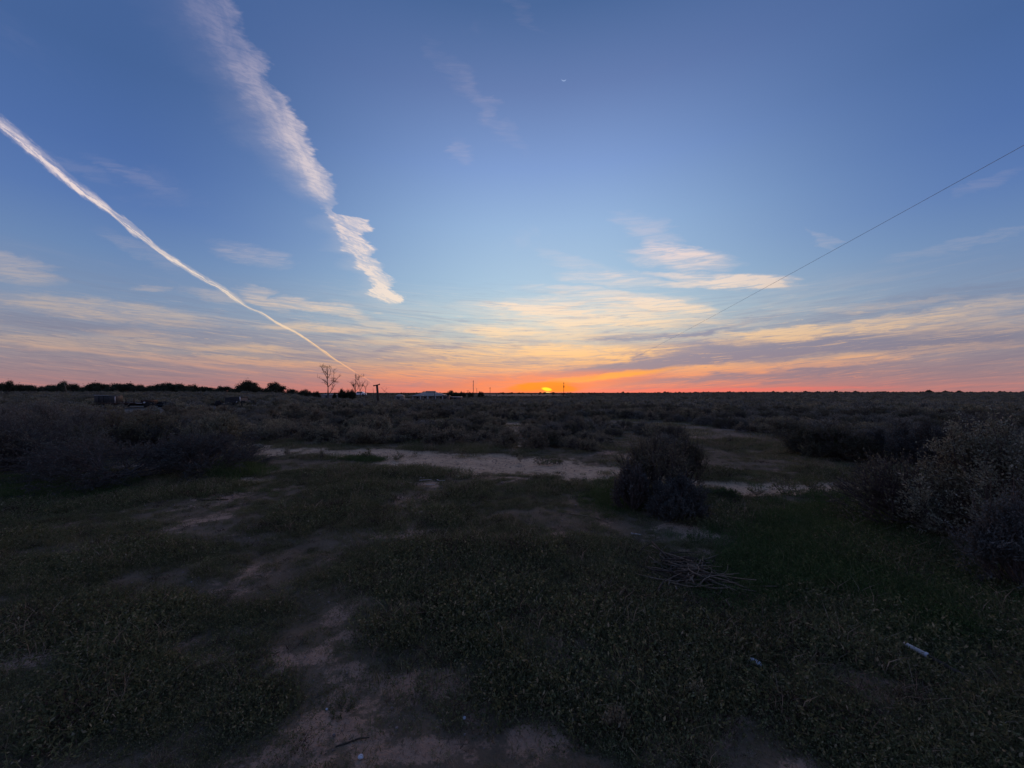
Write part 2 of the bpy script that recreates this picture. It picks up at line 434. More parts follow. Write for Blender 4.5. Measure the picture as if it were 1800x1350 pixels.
def clear_of_shrubs(gx, gy):
    """1 where the photographed ground is open (no shrubs)."""
    m = seg_mask(gx, gy, TRACK) > 0.02
    m |= seg_mask(gx, gy, [(1030, 741, 3), (1150, 752, 9), (1260, 775, 20), (1380, 815, 34), (1520, 850, 26)]) > 0.02
    m |= seg_mask(gx, gy, [(908, 800, 9), (912, 775, 8), (898, 757, 6), (886, 747, 4)]) > 0.02
    m |= ell(gx, gy, 770, 741, 26, 4) > 0.02
    m |= ell(gx, gy, 915, 745, 32, 3) > 0.02
    return m

# ------------------------------------------------------------------ materials
def mat(name):
    m = bpy.data.materials.new(name); m.use_nodes = True
    t = m.node_tree; b = t.nodes['Principled BSDF']
    return m, t, b

def objvec(t, kind='Object'):
    n = t.nodes.new('ShaderNodeTexCoord'); return n.outputs[kind]

def simple(name, col, rough=0.8, var=0.35, scale=6.0, metal=0.0, bump=0.0):
    m, t, b = mat(name)
    nz = noise(t, objvec(t), scale, 4, 0.6)
    a = tuple(x * (1 - var) for x in col); c2 = tuple(min(1, x * (1 + var)) for x in col)
    t.links.new(mixc(t, nz.ss(0.3, 0.7), a, c2), b.inputs['Base Color'])
    b.inputs['Roughness'].default_value = rough; b.inputs['Metallic'].default_value = metal
    if 'Specular IOR Level' in b.inputs: b.inputs['Specular IOR Level'].default_value = 0.25
    if bump:
        bn = t.nodes.new('ShaderNodeBump'); bn.inputs['Strength'].default_value = bump; bn.inputs['Distance'].default_value = 0.02
        t.links.new(nz.s, bn.inputs['Height']); t.links.new(bn.outputs[0], b.inputs['Normal'])
    return m

def leafmat(name, c1, c2, c3=None, trans=0.25):
    """Leaves: colour differs leaf by leaf and plant by plant; thin leaves let some light through."""
    m = bpy.data.materials.new(name); m.use_nodes = True
    t = m.node_tree; t.nodes.clear()
    o = t.nodes.new('ShaderNodeOutputMaterial')
    g = t.nodes.new('ShaderNodeNewGeometry'); oi = t.nodes.new('ShaderNodeObjectInfo')
    ri = E(t, g.outputs['Random Per Island']); ro = E(t, oi.outputs['Random'])
    col = mixc(t, ri, c1, c2)
    if c3: col = mixc(t, (ri * 7.31).m('FRACT').ss(0.72, 0.95) * 0.8, col, c3)
    hsv = t.nodes.new('ShaderNodeHueSaturation')
    t.links.new(col, hsv.inputs['Color']); t.links.new((ro * 0.5 + 0.75).s, hsv.inputs['Value'])
    t.links.new(((ro * 5.7).m('FRACT') * 0.03 + 0.485).s, hsv.inputs['Hue'])
    d = t.nodes.new('ShaderNodeBsdfDiffuse'); tr = t.nodes.new('ShaderNodeBsdfTranslucent'); mx = t.nodes.new('ShaderNodeMixShader')
    mx.inputs[0].default_value = trans
    for s_ in (d, tr): t.links.new(hsv.outputs[0], s_.inputs['Color'])
    t.links.new(d.outputs[0], mx.inputs[1]); t.links.new(tr.outputs[0], mx.inputs[2]); t.links.new(mx.outputs[0], o.inputs[0])
    return m

M = {}
M['grey_leaf'] = leafmat('saltbush_leaf', (0.20, 0.180, 0.115), (0.30, 0.265, 0.175), (0.40, 0.33, 0.22))
M['blue_leaf'] = leafmat('bluebush_leaf', (0.145, 0.145, 0.118), (0.235, 0.230, 0.19), (0.33, 0.29, 0.23))
M['dark_leaf'] = leafmat('dark_bush_leaf', (0.09, 0.090, 0.060), (0.15, 0.145, 0.10), (0.22, 0.19, 0.13))
M['olive_leaf'] = leafmat('olive_leaf', (0.150, 0.150, 0.095), (0.25, 0.235, 0.15), (0.34, 0.29, 0.19))
M['thicket_leaf'] = leafmat('thicket_leaf', (0.070, 0.074, 0.068), (0.120, 0.124, 0.115), (0.18, 0.17, 0.15))
M['lone_leaf'] = leafmat('lone_bush_leaf', (0.100, 0.094, 0.062), (0.16, 0.148, 0.10), (0.24, 0.20, 0.14))
M['pale_leaf'] = leafmat('pale_saltbush_leaf', (0.17, 0.172, 0.115), (0.27, 0.268, 0.185), (0.40, 0.37, 0.27))
M['tree_leaf'] = leafmat('tree_leaf', (0.045, 0.055, 0.036), (0.080, 0.086, 0.058))
M['grass'] = leafmat('grass_blade', (0.120, 0.118, 0.058), (0.215, 0.195, 0.105), (0.36, 0.29, 0.18), 0.3)
M['herb'] = leafmat('herb_leaf', (0.090, 0.102, 0.048), (0.17, 0.172, 0.085), (0.34, 0.28, 0.18), 0.3)
M['straw'] = leafmat('dead_stalk', (0.20, 0.145, 0.10), (0.36, 0.27, 0.19), None, 0.2)
M['seared'] = leafmat('seared_weed', (0.05, 0.034, 0.028), (0.10, 0.065, 0.05), None, 0.1)
M['green'] = leafmat('lush_weed', (0.055, 0.090, 0.034), (0.095, 0.140, 0.052), (0.16, 0.16, 0.09), 0.35)
M['twig'] = simple('twig_bark', (0.085, 0.068, 0.062), 0.85, 0.4, 20)
M['stick'] = simple('weathered_stick', (0.165, 0.125, 0.090), 0.8, 0.35, 25, bump=0.4)
M['darkstick'] = simple('dark_stick', (0.055, 0.042, 0.032), 0.85, 0.4, 25, bump=0.4)
M['bark'] = simple('tree_bark', (0.10, 0.075, 0.06), 0.85, 0.3, 5)
M['pole'] = simple('pole_wood', (0.055, 0.042, 0.036), 0.85, 0.3, 5)
M['rust'] = simple('rusty_steel', (0.045, 0.026, 0.020), 0.7, 0.5, 7)
M['blacksteel'] = simple('dark_steel', (0.014, 0.014, 0.018), 0.6, 0.4, 5)
M['tyre'] = simple('tyre_rubber', (0.018, 0.018, 0.019), 0.8, 0.3, 9)
M['tank'] = simple('grey_painted_metal', (0.034, 0.036, 0.040), 0.6, 0.15, 3)
M['palesteel'] = simple('pale_steel', (0.45, 0.46, 0.48), 0.5, 0.15, 3)
M['glass'] = simple('dark_glass', (0.02, 0.02, 0.025), 0.1, 0.1, 2)
M['iron'] = simple('corrugated_iron', (0.34, 0.30, 0.26), 0.7, 0.15, 1.2)
M['wall'] = simple('pale_wall', (0.22, 0.20, 0.18), 0.8, 0.15, 0.8)
M['brownwall'] = simple('brown_wall', (0.15, 0.10, 0.085), 0.8, 0.2, 0.8)
M['white'] = simple('white_paint', (0.75, 0.77, 0.80), 0.4, 0.05, 1)
M['trim'] = simple('dark_trim', (0.04, 0.04, 0.05), 0.6, 0.1, 1)
M['pvc'] = simple('white_plastic_pipe', (0.42, 0.38, 0.35), 0.45, 0.12, 9)
M['chalk'] = simple('pale_stone', (0.55, 0.56, 0.60), 0.8, 0.25, 18, bump=0.5)
M['bone'] = simple('bleached_wood', (0.42, 0.38, 0.35), 0.8, 0.25, 18)
M['wire'] = simple('galvanised_wire', (0.65, 0.68, 0.75), 0.5, 0.1, 2)
M['stone'] = simple('small_stone', (0.24, 0.19, 0.17), 0.85, 0.4, 15, bump=0.4)

# ground: pale dirt track, red earth and dark soil with litter, by where the ground is bare
gm, t, b = mat('ground_earth')
def attr(t, n):
    a = t.nodes.new('ShaderNodeAttribute'); a.attribute_name = n; return E(t, a.outputs['Fac'])
P = objvec(t)
g1 = noise(t, P, 1.3, 6, 0.6); g2 = noise(t, P, 9.0, 6, 0.65); g3 = noise(t, P, 60.0, 4, 0.6); g4 = noise(t, P, 0.15, 4, 0.55)
soil = mixc(t, g1.ss(0.3, 0.7), (0.120, 0.085, 0.055), (0.19, 0.135, 0.088))
soil = mixc(t, g2.ss(0.5, 0.75) * 0.6, soil, (0.085, 0.085, 0.058))
red = mixc(t, g1.ss(0.3, 0.7), (0.32, 0.195, 0.13), (0.44, 0.275, 0.185))
red = mixc(t, g2.ss(0.48, 0.7) * 0.45, red, (0.20, 0.125, 0.085))
pale = mixc(t, g1.ss(0.3, 0.7), (0.47, 0.315, 0.195), (0.60, 0.41, 0.26))
pale = mixc(t, g2.ss(0.46, 0.64) * 0.6, pale, (0.33, 0.215, 0.14))
scrubg = mixc(t, g4.ss(0.35, 0.65), (0.11, 0.10, 0.082), (0.17, 0.145, 0.115))
gcol = mixc(t, attr(t, 'far'), soil, scrubg)
g6 = noise(t, P, 4.0, 7, 0.72, 0.5)
brk = (g2 - 0.5) * 1.2 + (g3 - 0.5) * 0.6 + (g6 - 0.5) * 1.3
gcol = mixc(t, (attr(t, 'red') + brk * 1.3).ss(0.28, 0.62), gcol, red)
gcol = mixc(t, (attr(t, 'midsand') + brk).ss(0.30, 0.62), gcol, mixc(t, 0.2, red, pale))
gcol = mixc(t, (attr(t, 'track') + brk * 1.25).ss(0.30, 0.62), gcol, pale)
g5 = noise(t, P, 22.0, 6, 0.7, 0.6)
gcol = mixc(t, g5.ss(0.56, 0.66) * 0.55, gcol, (0.085, 0.060, 0.046))
gcol = mixc(t, g3.ss(0.60, 0.72) * 0.5, gcol, (0.05, 0.040, 0.033))
wv_ = t.nodes.new('ShaderNodeTexVoronoi'); t.links.new(P, wv_.inputs['Vector']); wv_.inputs['Scale'].default_value = 70.0
spk = E(t, wv_.outputs['Distance']).ss(0.22, 0.12) * g2.ss(0.5, 0.6)
gcol = mixc(t, spk * 0.5, gcol, (0.45, 0.36, 0.29))
t.links.new(gcol, b.inputs['Base Color']); b.inputs['Roughness'].default_value = 0.95; b.inputs['Specular IOR Level'].default_value = 0.1
bn = t.nodes.new('ShaderNodeBump'); bn.inputs['Strength'].default_value = 0.8; bn.inputs['Distance'].default_value = 0.03
t.links.new((g2 * 0.6 + g5 * 0.6 + g3 * 0.3).s, bn.inputs['Height']); t.links.new(bn.outputs[0], b.inputs['Normal'])

# ------------------------------------------------------------------ mesh helpers
def mesh_np(name, v, faces, mats):
    """faces: list of (array n x k, material index)"""
    me = bpy.data.meshes.new(name)
    v = np.asarray(v, np.float32)
    me.vertices.add(len(v)); me.vertices.foreach_set('co', v.ravel())
    tot = sum(f.size for f, _ in faces); nf = sum(len(f) for f, _ in faces)
    me.loops.add(tot); me.polygons.add(nf)
    li = np.concatenate([f.ravel() for f, _ in faces]).astype(np.int32)
    sizes = np.concatenate([np.full(len(f), f.shape[1]) for f, _ in faces])
    mi = np.concatenate([np.full(len(f), k) for f, k in faces]).astype(np.int32)
    me.loops.foreach_set('vertex_index', li)
    me.polygons.foreach_set('loop_start', (np.cumsum(sizes) - sizes).astype(np.int32))
    me.polygons.foreach_set('material_index', mi)
    for m in mats: me.materials.append(m)
    me.update(calc_edges=True)
    return me

def link(me, name=None, parent=None, loc=(0, 0, 0), rz=0.0, sc=1.0):
    o = bpy.data.objects.new(name or me.name, me); COL.objects.link(o)
    o.parent = parent; o.location = loc; o.rotation_euler = (0, 0, rz)
    o.scale = (sc, sc, sc) if not isinstance(sc, tuple) else sc
    return o

def tag(o, label=None, cat=None, group=None, kind=None):
    if label: o['label'] = label
    if cat: o['category'] = cat
    if group: o['group'] = group
    if kind: o['kind'] = kind
    return o

def thing(name, loc, label, cat, group=None, rz=0.0, sc=1.0):
    o = bpy.data.objects.new(name, None); COL.objects.link(o)
    o.location = loc; o.rotation_euler = (0, 0, rz); o.scale = (sc, sc, sc) if not isinstance(sc, tuple) else sc
    return tag(o, label, cat, group)

def tubes(p0, p1, r0, r1, n=3):
    """Tapered prisms for many straight segments at once."""
    p0 = np.asarray(p0, float); p1 = np.asarray(p1, float); r0 = np.asarray(r0, float); r1 = np.asarray(r1, float)
    d = p1 - p0; d /= np.maximum(np.linalg.norm(d, axis=1, keepdims=True), 1e-9)
    ref = np.where(np.abs(d[:, 2:3]) > 0.9, np.array([[1., 0, 0]]), np.array([[0, 0, 1.]]))
    u = np.cross(d, ref); u /= np.linalg.norm(u, axis=1, keepdims=True); w = np.cross(d, u)
    ang = np.arange(n) * 2 * math.pi / n
    ring = np.cos(ang)[None, :, None] * u[:, None, :] + np.sin(ang)[None, :, None] * w[:, None, :]
    v = np.concatenate([p0[:, None] + ring * r0[:, None, None], p1[:, None] + ring * r1[:, None, None]], axis=1)
    N = len(p0); base = np.arange(N)[:, None, None] * 2 * n
    i = np.arange(n); j = (i + 1) % n
    q = np.stack([i, j, j + n, i + n], axis=1)[None] + base
    return v.reshape(-1, 3), q.reshape(-1, 4)

def leaves(pos, dirn, size, width=0.4, r=rng):
    """Narrow pointed leaves (one quad each) at pos along dirn."""
    n = len(pos)
    dirn = dirn / np.maximum(np.linalg.norm(dirn, axis=1, keepdims=True), 1e-9)
    side = np.cross(dirn, r.normal(size=(n, 3))); side /= np.maximum(np.linalg.norm(side, axis=1, keepdims=True), 1e-9)
    L = size[:, None]; W = (size * width)[:, None] * 0.5
    v = np.stack([pos, pos + dirn * L * 0.5 + side * W, pos + dirn * L, pos + dirn * L * 0.5 - side * W], axis=1)
    f = np.arange(n * 4).reshape(n, 4)
    return v.reshape(-1, 3), f

def merge(parts):
    """parts: list of (v, f, material index)"""
    vs, fs, o = [], [], 0
    for v, f, k in parts:
        vs.append(v); fs.append((f + o, k)); o += len(v)
    return np.concatenate(vs), fs

def grow(seed, h, rad, n0=14, kids=(5, 5, 4), flat=0.0, droop=0.0, spread=1.0, lean=(0, 0)):
    """Branch skeleton of a bush: returns per level arrays p0, p1."""
    r = np.random.default_rng(seed)
    az_ = r.uniform(0, 2 * math.pi, n0); inc = np.sqrt(r.uniform(0.02, 1, n0)) * R(82) * spread
    d = np.stack([np.cos(az_) * np.sin(inc), np.sin(az_) * np.sin(inc), np.cos(inc)], 1)
    tgt = d * np.array([rad, rad, h]) * r.uniform(0.45, 0.62, (n0, 1)) + np.array([lean[0], lean[1], 0])
    st = r.normal(size=(n0, 3)) * np.array([rad * .07, rad * .07, 0]);
    lev = [(st, tgt)]
    L = 0.42
    for k in kids:
        p0, p1 = lev[-1]; n = len(p0) * k
        a = np.repeat(p0, k, 0); b_ = np.repeat(p1, k, 0); tt = r.uniform(0.45, 1.0, (n, 1))
        s = a + (b_ - a) * tt
        par = b_ - a; ln = np.linalg.norm(par, axis=1, keepdims=True)
        out = s * np.array([1 / rad, 1 / rad, 1 / h]); out /= np.maximum(np.linalg.norm(out, axis=1, keepdims=True), .2)
        d = par / ln * 0.7 + r.normal(size=(n, 3)) * 0.55 + out * 0.45 + np.array([0, 0, 0.25 - droop])
        d /= np.linalg.norm(d, axis=1, keepdims=True)
        e = s + d * np.array([rad, rad, h]) * L * r.uniform(0.5, 1.1, (n, 1))
        e[:, 2] = np.maximum(e[:, 2], 0.01)
        lev.append((s, e)); L *= 0.62
    return lev, r

def bush(name, seed, h, rad, nleaf, leaf, mleaf, mtwig='twig', n0=14, kids=(5, 5, 4), stem=0.012, split=False, width=0.4, twiglv=3, **kw):
    lev, r = grow(seed, h, rad, n0, kids, **kw)
    if nleaf > 9000:
        for a_, b__ in (lev[-1], lev[-2]):
            w_ = r.uniform(size=len(b__)) < .10
            b__[w_] += (b__[w_] - a_[w_]) * r.uniform(.5, 1.6, (int(w_.sum()), 1))
    p0, p1 = lev[-1]
    i = r.integers(0, len(p0), nleaf)
    base = r.uniform(0.1, 1.05, (nleaf, 1))
    pos = p0[i] + (p1[i] - p0[i]) * base + r.normal(size=(nleaf, 3)) * leaf * 0.35
    # uneven outline: some twigs stay bare
    dens = fbm(p1[i, 0] * 3 / rad + seed, p1[i, 1] * 3 / rad + p1[i, 2] * 2, seed)
    keep = r.uniform(size=nleaf) < ss01(dens, 0.28, 0.5) + 0.15
    pos, i = pos[keep], i[keep]
    dr = (p1[i] - p0[i]); dr /= np.linalg.norm(dr, axis=1, keepdims=True)
    dr = dr * 0.6 + r.normal(size=dr.shape) * 0.6 + np.array([0, 0, 0.25])
    lv, lf = leaves(pos, dr, leaf * r.uniform(0.6, 1.35, len(pos)), width, r)
    tp = []
    rr = stem
    for k, (a, b_) in enumerate(lev[:twiglv + 1]):
        tp.append((*tubes(a, b_, np.full(len(a), rr), np.full(len(a), rr * 0.6), 4 if k == 0 else 3), 0)); rr *= 0.55
    tv, tf = merge(tp)
    if split:
        return (mesh_np('foliage', lv, [(lf, 0)], [M[mleaf]]), mesh_np('stems', tv, tf, [M[mtwig]]))
    v, f = merge([(lv, lf, 0)] + [(tv, np.concatenate([q for q, _ in tf]), 1)])
    return mesh_np(name, v, f, [M[mleaf], M[mtwig]])

def boxv(x0, x1, y0, y1, z0, z1):
    v = np.array([(x, y, z) for z in (z0, z1) for y in (y0, y1) for x in (x0, x1)], float)
    f_ = np.array([(0, 2, 3, 1), (4, 5, 7, 6), (0, 1, 5, 4), (2, 6, 7, 3), (0, 4, 6, 2), (1, 3, 7, 5)])
    return v, f_

# ================================================================== ground
N1, N2 = 470, 560
tx = np.linspace(-math.asinh(7000 / 2.2), math.asinh(7000 / 2.2), N1)
ty = np.linspace(-math.asinh(7000 / 2.2), math.asinh(7000 / 2.2), N2)
X, Y = np.meshgrid(2.2 * np.sinh(tx), 2.2 * np.sinh(ty) + 3.5)
X = X.ravel(); Y = Y.ravel()
Z = terrain(X, Y)
trk, mids, reds = sand_masks(X, Y)
Z = Z - trk * 0.03
idx = (np.arange(N2 - 1)[:, None] * N1 + np.arange(N1 - 1)[None]).ravel()
f = np.stack([idx, idx + 1, idx + 1 + N1, idx + N1], 1)
gme = mesh_np('ground', np.stack([X, Y, Z], 1), [(f, 0)], [gm])
gme.polygons.foreach_set('use_smooth', np.ones(len(f), bool))
far = ss01(np.hypot(X, Y), 12, 30)
for n, a in (('track', trk), ('midsand', mids), ('red', reds), ('far', far)):
    gme.attributes.new(n, 'FLOAT', 'POINT').data.foreach_set('value', a.astype(np.float32))
tag(link(gme), 'flat red earth plain with grass and a pale dirt track', kind='structure')

# ================================================================== scatter (stuff)
def scatter(name, meshes, pts, sc, rz, pick, label, tilt=None):
    """One object whose points carry instances of a few meshes."""
    src = bpy.data.collections.new(name + '_sources')
    for k, me in enumerate(meshes):
        o = bpy.data.objects.new(f'{name}_{k:02d}', me); src.objects.link(o)
    me = bpy.data.meshes.new(name); me.vertices.add(len(pts)); me.vertices.foreach_set('co', np.asarray(pts, np.float32).ravel())
    me.attributes.new('sc', 'FLOAT', 'POINT').data.foreach_set('value', np.asarray(sc, np.float32))
    rot = np.zeros((len(pts), 3), np.float32); rot[:, 2] = rz
    if tilt is not None: rot[:, :2] = tilt
    me.attributes.new('rot', 'FLOAT_VECTOR', 'POINT').data.foreach_set('vector', rot.ravel())
    me.attributes.new('pick', 'INT', 'POINT').data.foreach_set('value', np.asarray(pick, np.int32))
    ob = link(me, name)
    g = bpy.data.node_groups.new(name + '_scatter', 'GeometryNodeTree')
    g.interface.new_socket('Geometry', in_out='INPUT', socket_type='NodeSocketGeometry')
    g.interface.new_socket('Geometry', in_out='OUTPUT', socket_type='NodeSocketGeometry')
    gi = g.nodes.new('NodeGroupInput'); go = g.nodes.new('NodeGroupOutput')
    ci = g.nodes.new('GeometryNodeCollectionInfo'); ci.inputs['Collection'].default_value = src
    ci.inputs['Separate Children'].default_value = True; ci.inputs['Reset Children'].default_value = True
    ip = g.nodes.new('GeometryNodeInstanceOnPoints'); ip.inputs['Pick Instance'].default_value = True
    def na(nm, ty):
        n = g.nodes.new('GeometryNodeInputNamedAttribute'); n.data_type = ty; n.inputs['Name'].default_value = nm
        return n.outputs['Attribute']
    g.links.new(gi.outputs[0], ip.inputs['Points']); g.links.new(ci.outputs[0], ip.inputs['Instance'])
    g.links.new(na('pick', 'INT'), ip.inputs['Instance Index'])
    g.links.new(na('rot', 'FLOAT_VECTOR'), ip.inputs['Rotation']); g.links.new(na('sc', 'FLOAT'), ip.inputs['Scale'])
    g.links.new(ip.outputs[0], go.inputs[0])
    ob.modifiers.new('scatter', 'NODES').node_group = g
    return tag(ob, label, kind='stuff')

# ---- grass and herbs
def tuft(seed, n, rad, h, blade, width, m, herb=False, lean=0.5):
    r = np.random.default_rng(seed)
    a = r.uniform(0, 2 * math.pi, n); q = np.sqrt(r.uniform(0, 1, n)) * rad
    p = np.stack([np.cos(a) * q, np.sin(a) * q, np.zeros(n)], 1)
    hh = h * r.uniform(0.35, 1.1, n) * (1 - 0.4 * q / rad)
    d = np.stack([r.normal(size=n) * lean, r.normal(size=n) * lean, np.ones(n)], 1)
    if herb:
        # stalk of small leaves: several leaves per stem
        k = 6
        tt = r.uniform(0.1, 1, (n, k)); pos = (p[:, None] + d[:, None] * (hh[:, None, None] * tt[..., None])).reshape(-1, 3)
        dd = r.normal(size=pos.shape) + np.array([0, 0, 0.5])
        v, f = leaves(pos, dd, blade * r.uniform(0.6, 1.3, len(pos)), 0.45, r)
        sv, sf = leaves(p, d, hh * 1.1, 0.03, r)
        v, f2 = merge([(v, f, 0), (sv, sf, 0)])
        return mesh_np('herb', v, f2, [M[m]])
    # bent blades of two quads
    d /= np.linalg.norm(d, axis=1, keepdims=True)
    side = np.cross(d, r.normal(size=(n, 3))); side /= np.linalg.norm(side, axis=1, keepdims=True)
    w = (width * r.uniform(0.6, 1.3, n))[:, None]
    mid_ = p + d * hh[:, None] * 0.55
    tip = mid_ + (d + np.stack([r.normal(size=n) * .5, r.normal(size=n) * .5, -0.25 * np.ones(n)], 1)) * hh[:, None] * 0.5
    v = np.stack([p - side * w, p + side * w, mid_ + side * w * .8, mid_ - side * w * .8, tip], 1).reshape(-1, 3)
    b0 = np.arange(n)[:, None] * 5
    return mesh_np('tuft', v, [(b0 + np.array([[0, 1, 2, 3]]), 0), (b0 + np.array([[3, 2, 4]]), 0)], [M[m]])

GR = [tuft(1, 90, .16, .075, .02, .0016, 'grass'), tuft(2, 110, .20, .06, .02, .0016, 'grass', lean=.8), tuft(3, 60, .10, .11, .02, .0017, 'grass', lean=.4),
      tuft(4, 60, .16, .06, .010, 0, 'herb', True), tuft(5, 80, .20, .045, .009, 0, 'herb', True, .9), tuft(6, 36, .08, .10, .009, 0, 'herb', True, .5),
      tuft(7, 70, .14, .20, .02, .0022, 'green', lean=.35), tuft(8, 60, .16, .15, .018, 0, 'green', True, .4),
      tuft(9, 120, .45, .12, .02, .004, 'grass', lean=.6),
      tuft(10, 26, .10, .15, .02, .0013, 'straw', lean=.7), tuft(11, 22, .07, .12, .010, 0, 'seared', True, .7), tuft(12, 55, .13, .08, .02, .0016, 'seared', lean=.9),
      tuft(13, 70, .16, .10, .015, 0, 'herb', True, .5)]
pts = []
def rand_ground(n, y0, y1, k=1.42, pw=1.0):
    y = y0 + (y1 - y0) * rng.uniform(0, 1, n) ** pw
    return rng.uniform(-1, 1, n) * (k * y + 0.6), y
gp = []
def bare(x, y):
    a, b_, c_ = sand_masks(x, y)
    return np.maximum(np.maximum(a, b_), c_)
for (n, y0, y1, size, picks, thr) in (
        (26000, 0.9, 4.6, 1.0, (0, 1, 2, 3, 4, 5, 3, 4, 9, 10, 11, 12, 12), .30), (34000, 3.6, 9.0, 1.15, (0, 1, 2, 3, 4, 5, 3, 9, 10, 11, 12), .40), (24000, 8.0, 15.0, 1.35, (0, 1, 2, 3, 4, 9, 11), .45),
        (9000, 14, 30, 1.0, (8,), .5)):
    x, y = rand_ground(n, y0, y1, 1.42, 0.6)
    s = bare(x, y) * 0.66 + (fbm(x * 5, y * 5, 77) - 0.42) * 1.0
    clump = fbm(x * 1.6, y * 1.6, 88)
    keep = (s < thr + 0.10) & (rng.uniform(size=n) < 0.10 + .80 * ss01(clump + .5 * (fbm(x * 6 + 3, y * 6, 66) - .5), .38, .60))
    px, py = chart(x, y)
    keep |= (rng.uniform(size=n) < 0.06) & (seg_mask(px, py, TRACK) < .5)
    keep &= (np.hypot(x, y) > 0.9)
    for a_, b_, rr_ in ((at(1585, 1144), at(1720, 1208), 0.085), (at(1322, 1168), at(1326, 1240), .07), (at(1600, 1190), at(1650, 1215), .07)):
        a_, b_ = np.array(a_), np.array(b_); ab = b_ - a_; q = np.stack([x, y], 1) - a_
        tt = np.clip((q @ ab) / (ab @ ab), 0, 1); keep &= np.linalg.norm(q - tt[:, None] * ab, axis=1) > rr_
    cx_, cy_ = at(1228, 1020); keep &= ~((np.hypot((x - cx_) / .40, (y - cy_ - .08) / .45) < 1) & (rng.uniform(size=n) < .85))
    x, y, clump = x[keep], y[keep], clump[keep]
    px, py = chart(x, y)
    tall = ss01(fbm(x * .7, y * .7, 91), .35, .65)
    gp.append((x, y, size * rng.uniform(.45, 1.35, len(x)) * (0.55 + 0.85 * tall), np.array(picks)[rng.integers(0, len(picks), len(x))]))
# lush green weeds on the right and at the left edge, long grass round the dark mound
def lush(n, gx, gy, a, b_, sc, picks):
    u = rng.normal(size=n) * .5; v = rng.normal(size=n) * .5
    X_, Y_ = [], []
    for i in range(n):
        if gy + v[i] * b_ < 705: continue
        q = at(gx + u[i] * a, gy + v[i] * b_); X_.append(q[0]); Y_.append(q[1])
    X_ = np.array(X_); Y_ = np.array(Y_)
    gp.append((X_, Y_, sc * rng.uniform(.6, 1.2, len(X_)), np.array(picks)[rng.integers(0, len(picks), len(X_))]))
lush(1500, 1500, 960, 170, 70, 1.0, (6, 7, 7)); lush(700, 1420, 930, 120, 50, .8, (7, 6)); lush(700, 1330, 1010, 80, 60, .7, (7,))
lush(500, 1640, 1060, 160, 60, .8, (7, 6)); lush(500, 60, 858, 140, 22, .9, (6, 7)); lush(260, 240, 866, 160, 12, .6, (7, 6))
lush(330, 400, 826, 50, 14, 1.4, (6, 6, 0)); lush(90, 440, 824, 30, 6, .9, (6, 2)); lush(110, 640, 808, 40, 4, .9, (6, 7)); lush(500, 1090, 870, 60, 30, .7, (6, 7))
x = np.concatenate([g[0] for g in gp]); y = np.concatenate([g[1] for g in gp]); s = np.concatenate([g[2] for g in gp]); k = np.concatenate([g[3] for g in gp])
scatter('grass', GR, np.stack([x, y, terrain(x, y) - .004], 1), s, rng.uniform(0, 6.28, len(x)), k, 'short dark green grass and low herbs over the red earth')

# ---- litter: twigs and small stones
def twiglet(seed):
    r = np.random.default_rng(seed); p = r.normal(size=(3, 3)) * np.array([.03, .03, .004]) + np.array([0, 0, .007])
    e = p + r.normal(size=(3, 3)) * np.array([.022, .022, .006]); v, f_ = tubes(p, e, np.full(3, .0016), np.full(3, .0009), 3)
    return mesh_np('twiglet', v, [(f_, 0)], [M['stick'] if seed % 3 == 0 else M['twig']])
LT_ = [twiglet(k) for k in range(5)]
for k in range(3):
    v, f_ = boxv(-.006, .006, -.005, .005, -.002, .006); v = v * np.random.default_rng(k).uniform(.6, 1.3, v.shape)
    LT_.append(mesh_np('gravel', v, [(f_, 0)], [M['stone']]))
x, y = rand_ground(9000, .9, 12, 1.42, .6)
x2_, y2_ = rand_ground(5000, 4, 17, 1.42, .8); on = sand_masks(x2_, y2_)[0] > .2
x, y = np.concatenate([x, x2_[on]]), np.concatenate([y, y2_[on]])
scatter('ground_litter', LT_, np.stack([x, y, terrain(x, y)], 1), rng.uniform(.5, 1.6, len(x)) * np.where(y > 6, 1.4, 1), rng.uniform(0, 6.28, len(x)), rng.integers(0, 8, len(x)), 'broken twigs and gravel strewn over the ground')

# ---- shrub meshes
MID = [bush('shrub', 11, .62, .62, 5200, .035, 'grey_leaf'), bush('shrub', 12, .55, .75, 5600, .035, 'blue_leaf', n0=16),
       bush('shrub', 13, .75, .60, 5200, .038, 'grey_leaf', n0=12), bush('shrub', 14, .60, .66, 5200, .036, 'dark_leaf'),
       bush('shrub', 15, .48, .60, 4200, .034, 'grey_leaf', n0=16)]
FAR = [bush('shrub', 21, .60, .70, 620, .11, 'grey_leaf', n0=9, kids=(4, 4), stem=.02), bush('shrub', 22, .66, .62, 620, .11, 'blue_leaf', n0=9, kids=(4, 4), stem=.02),
       bush('shrub', 23, .55, .75, 620, .11, 'dark_leaf', n0=9, kids=(4, 4), stem=.02)]

# positions: jittered rows over the plain, thinned where the ground is open
def shrub_field(y0, y1, spacing, k=1.45):
    X_, Y_ = [], []
    y = y0
    while y < y1:
        n = int(2 * (k * y + 2) / spacing)
        xs = np.linspace(-(k * y + 2), k * y + 2, n) + rng.normal(size=n) * spacing * .38
        ys = y + rng.normal(size=n) * spacing * .38
        X_.append(xs); Y_.append(ys); y += spacing * .85
    return np.concatenate(X_), np.concatenate(Y_)
x, y = shrub_field(12.6, 75, 1.25)
px, py = chart(x, y)
fl = 690 + 680 * EYE / np.maximum(y, 1)
keep = ~clear_of_shrubs(px, fl) & (vnoise(x * .35, y * .35, 5) + vnoise(x * .09, y * .09, 6) * .5 > .30)
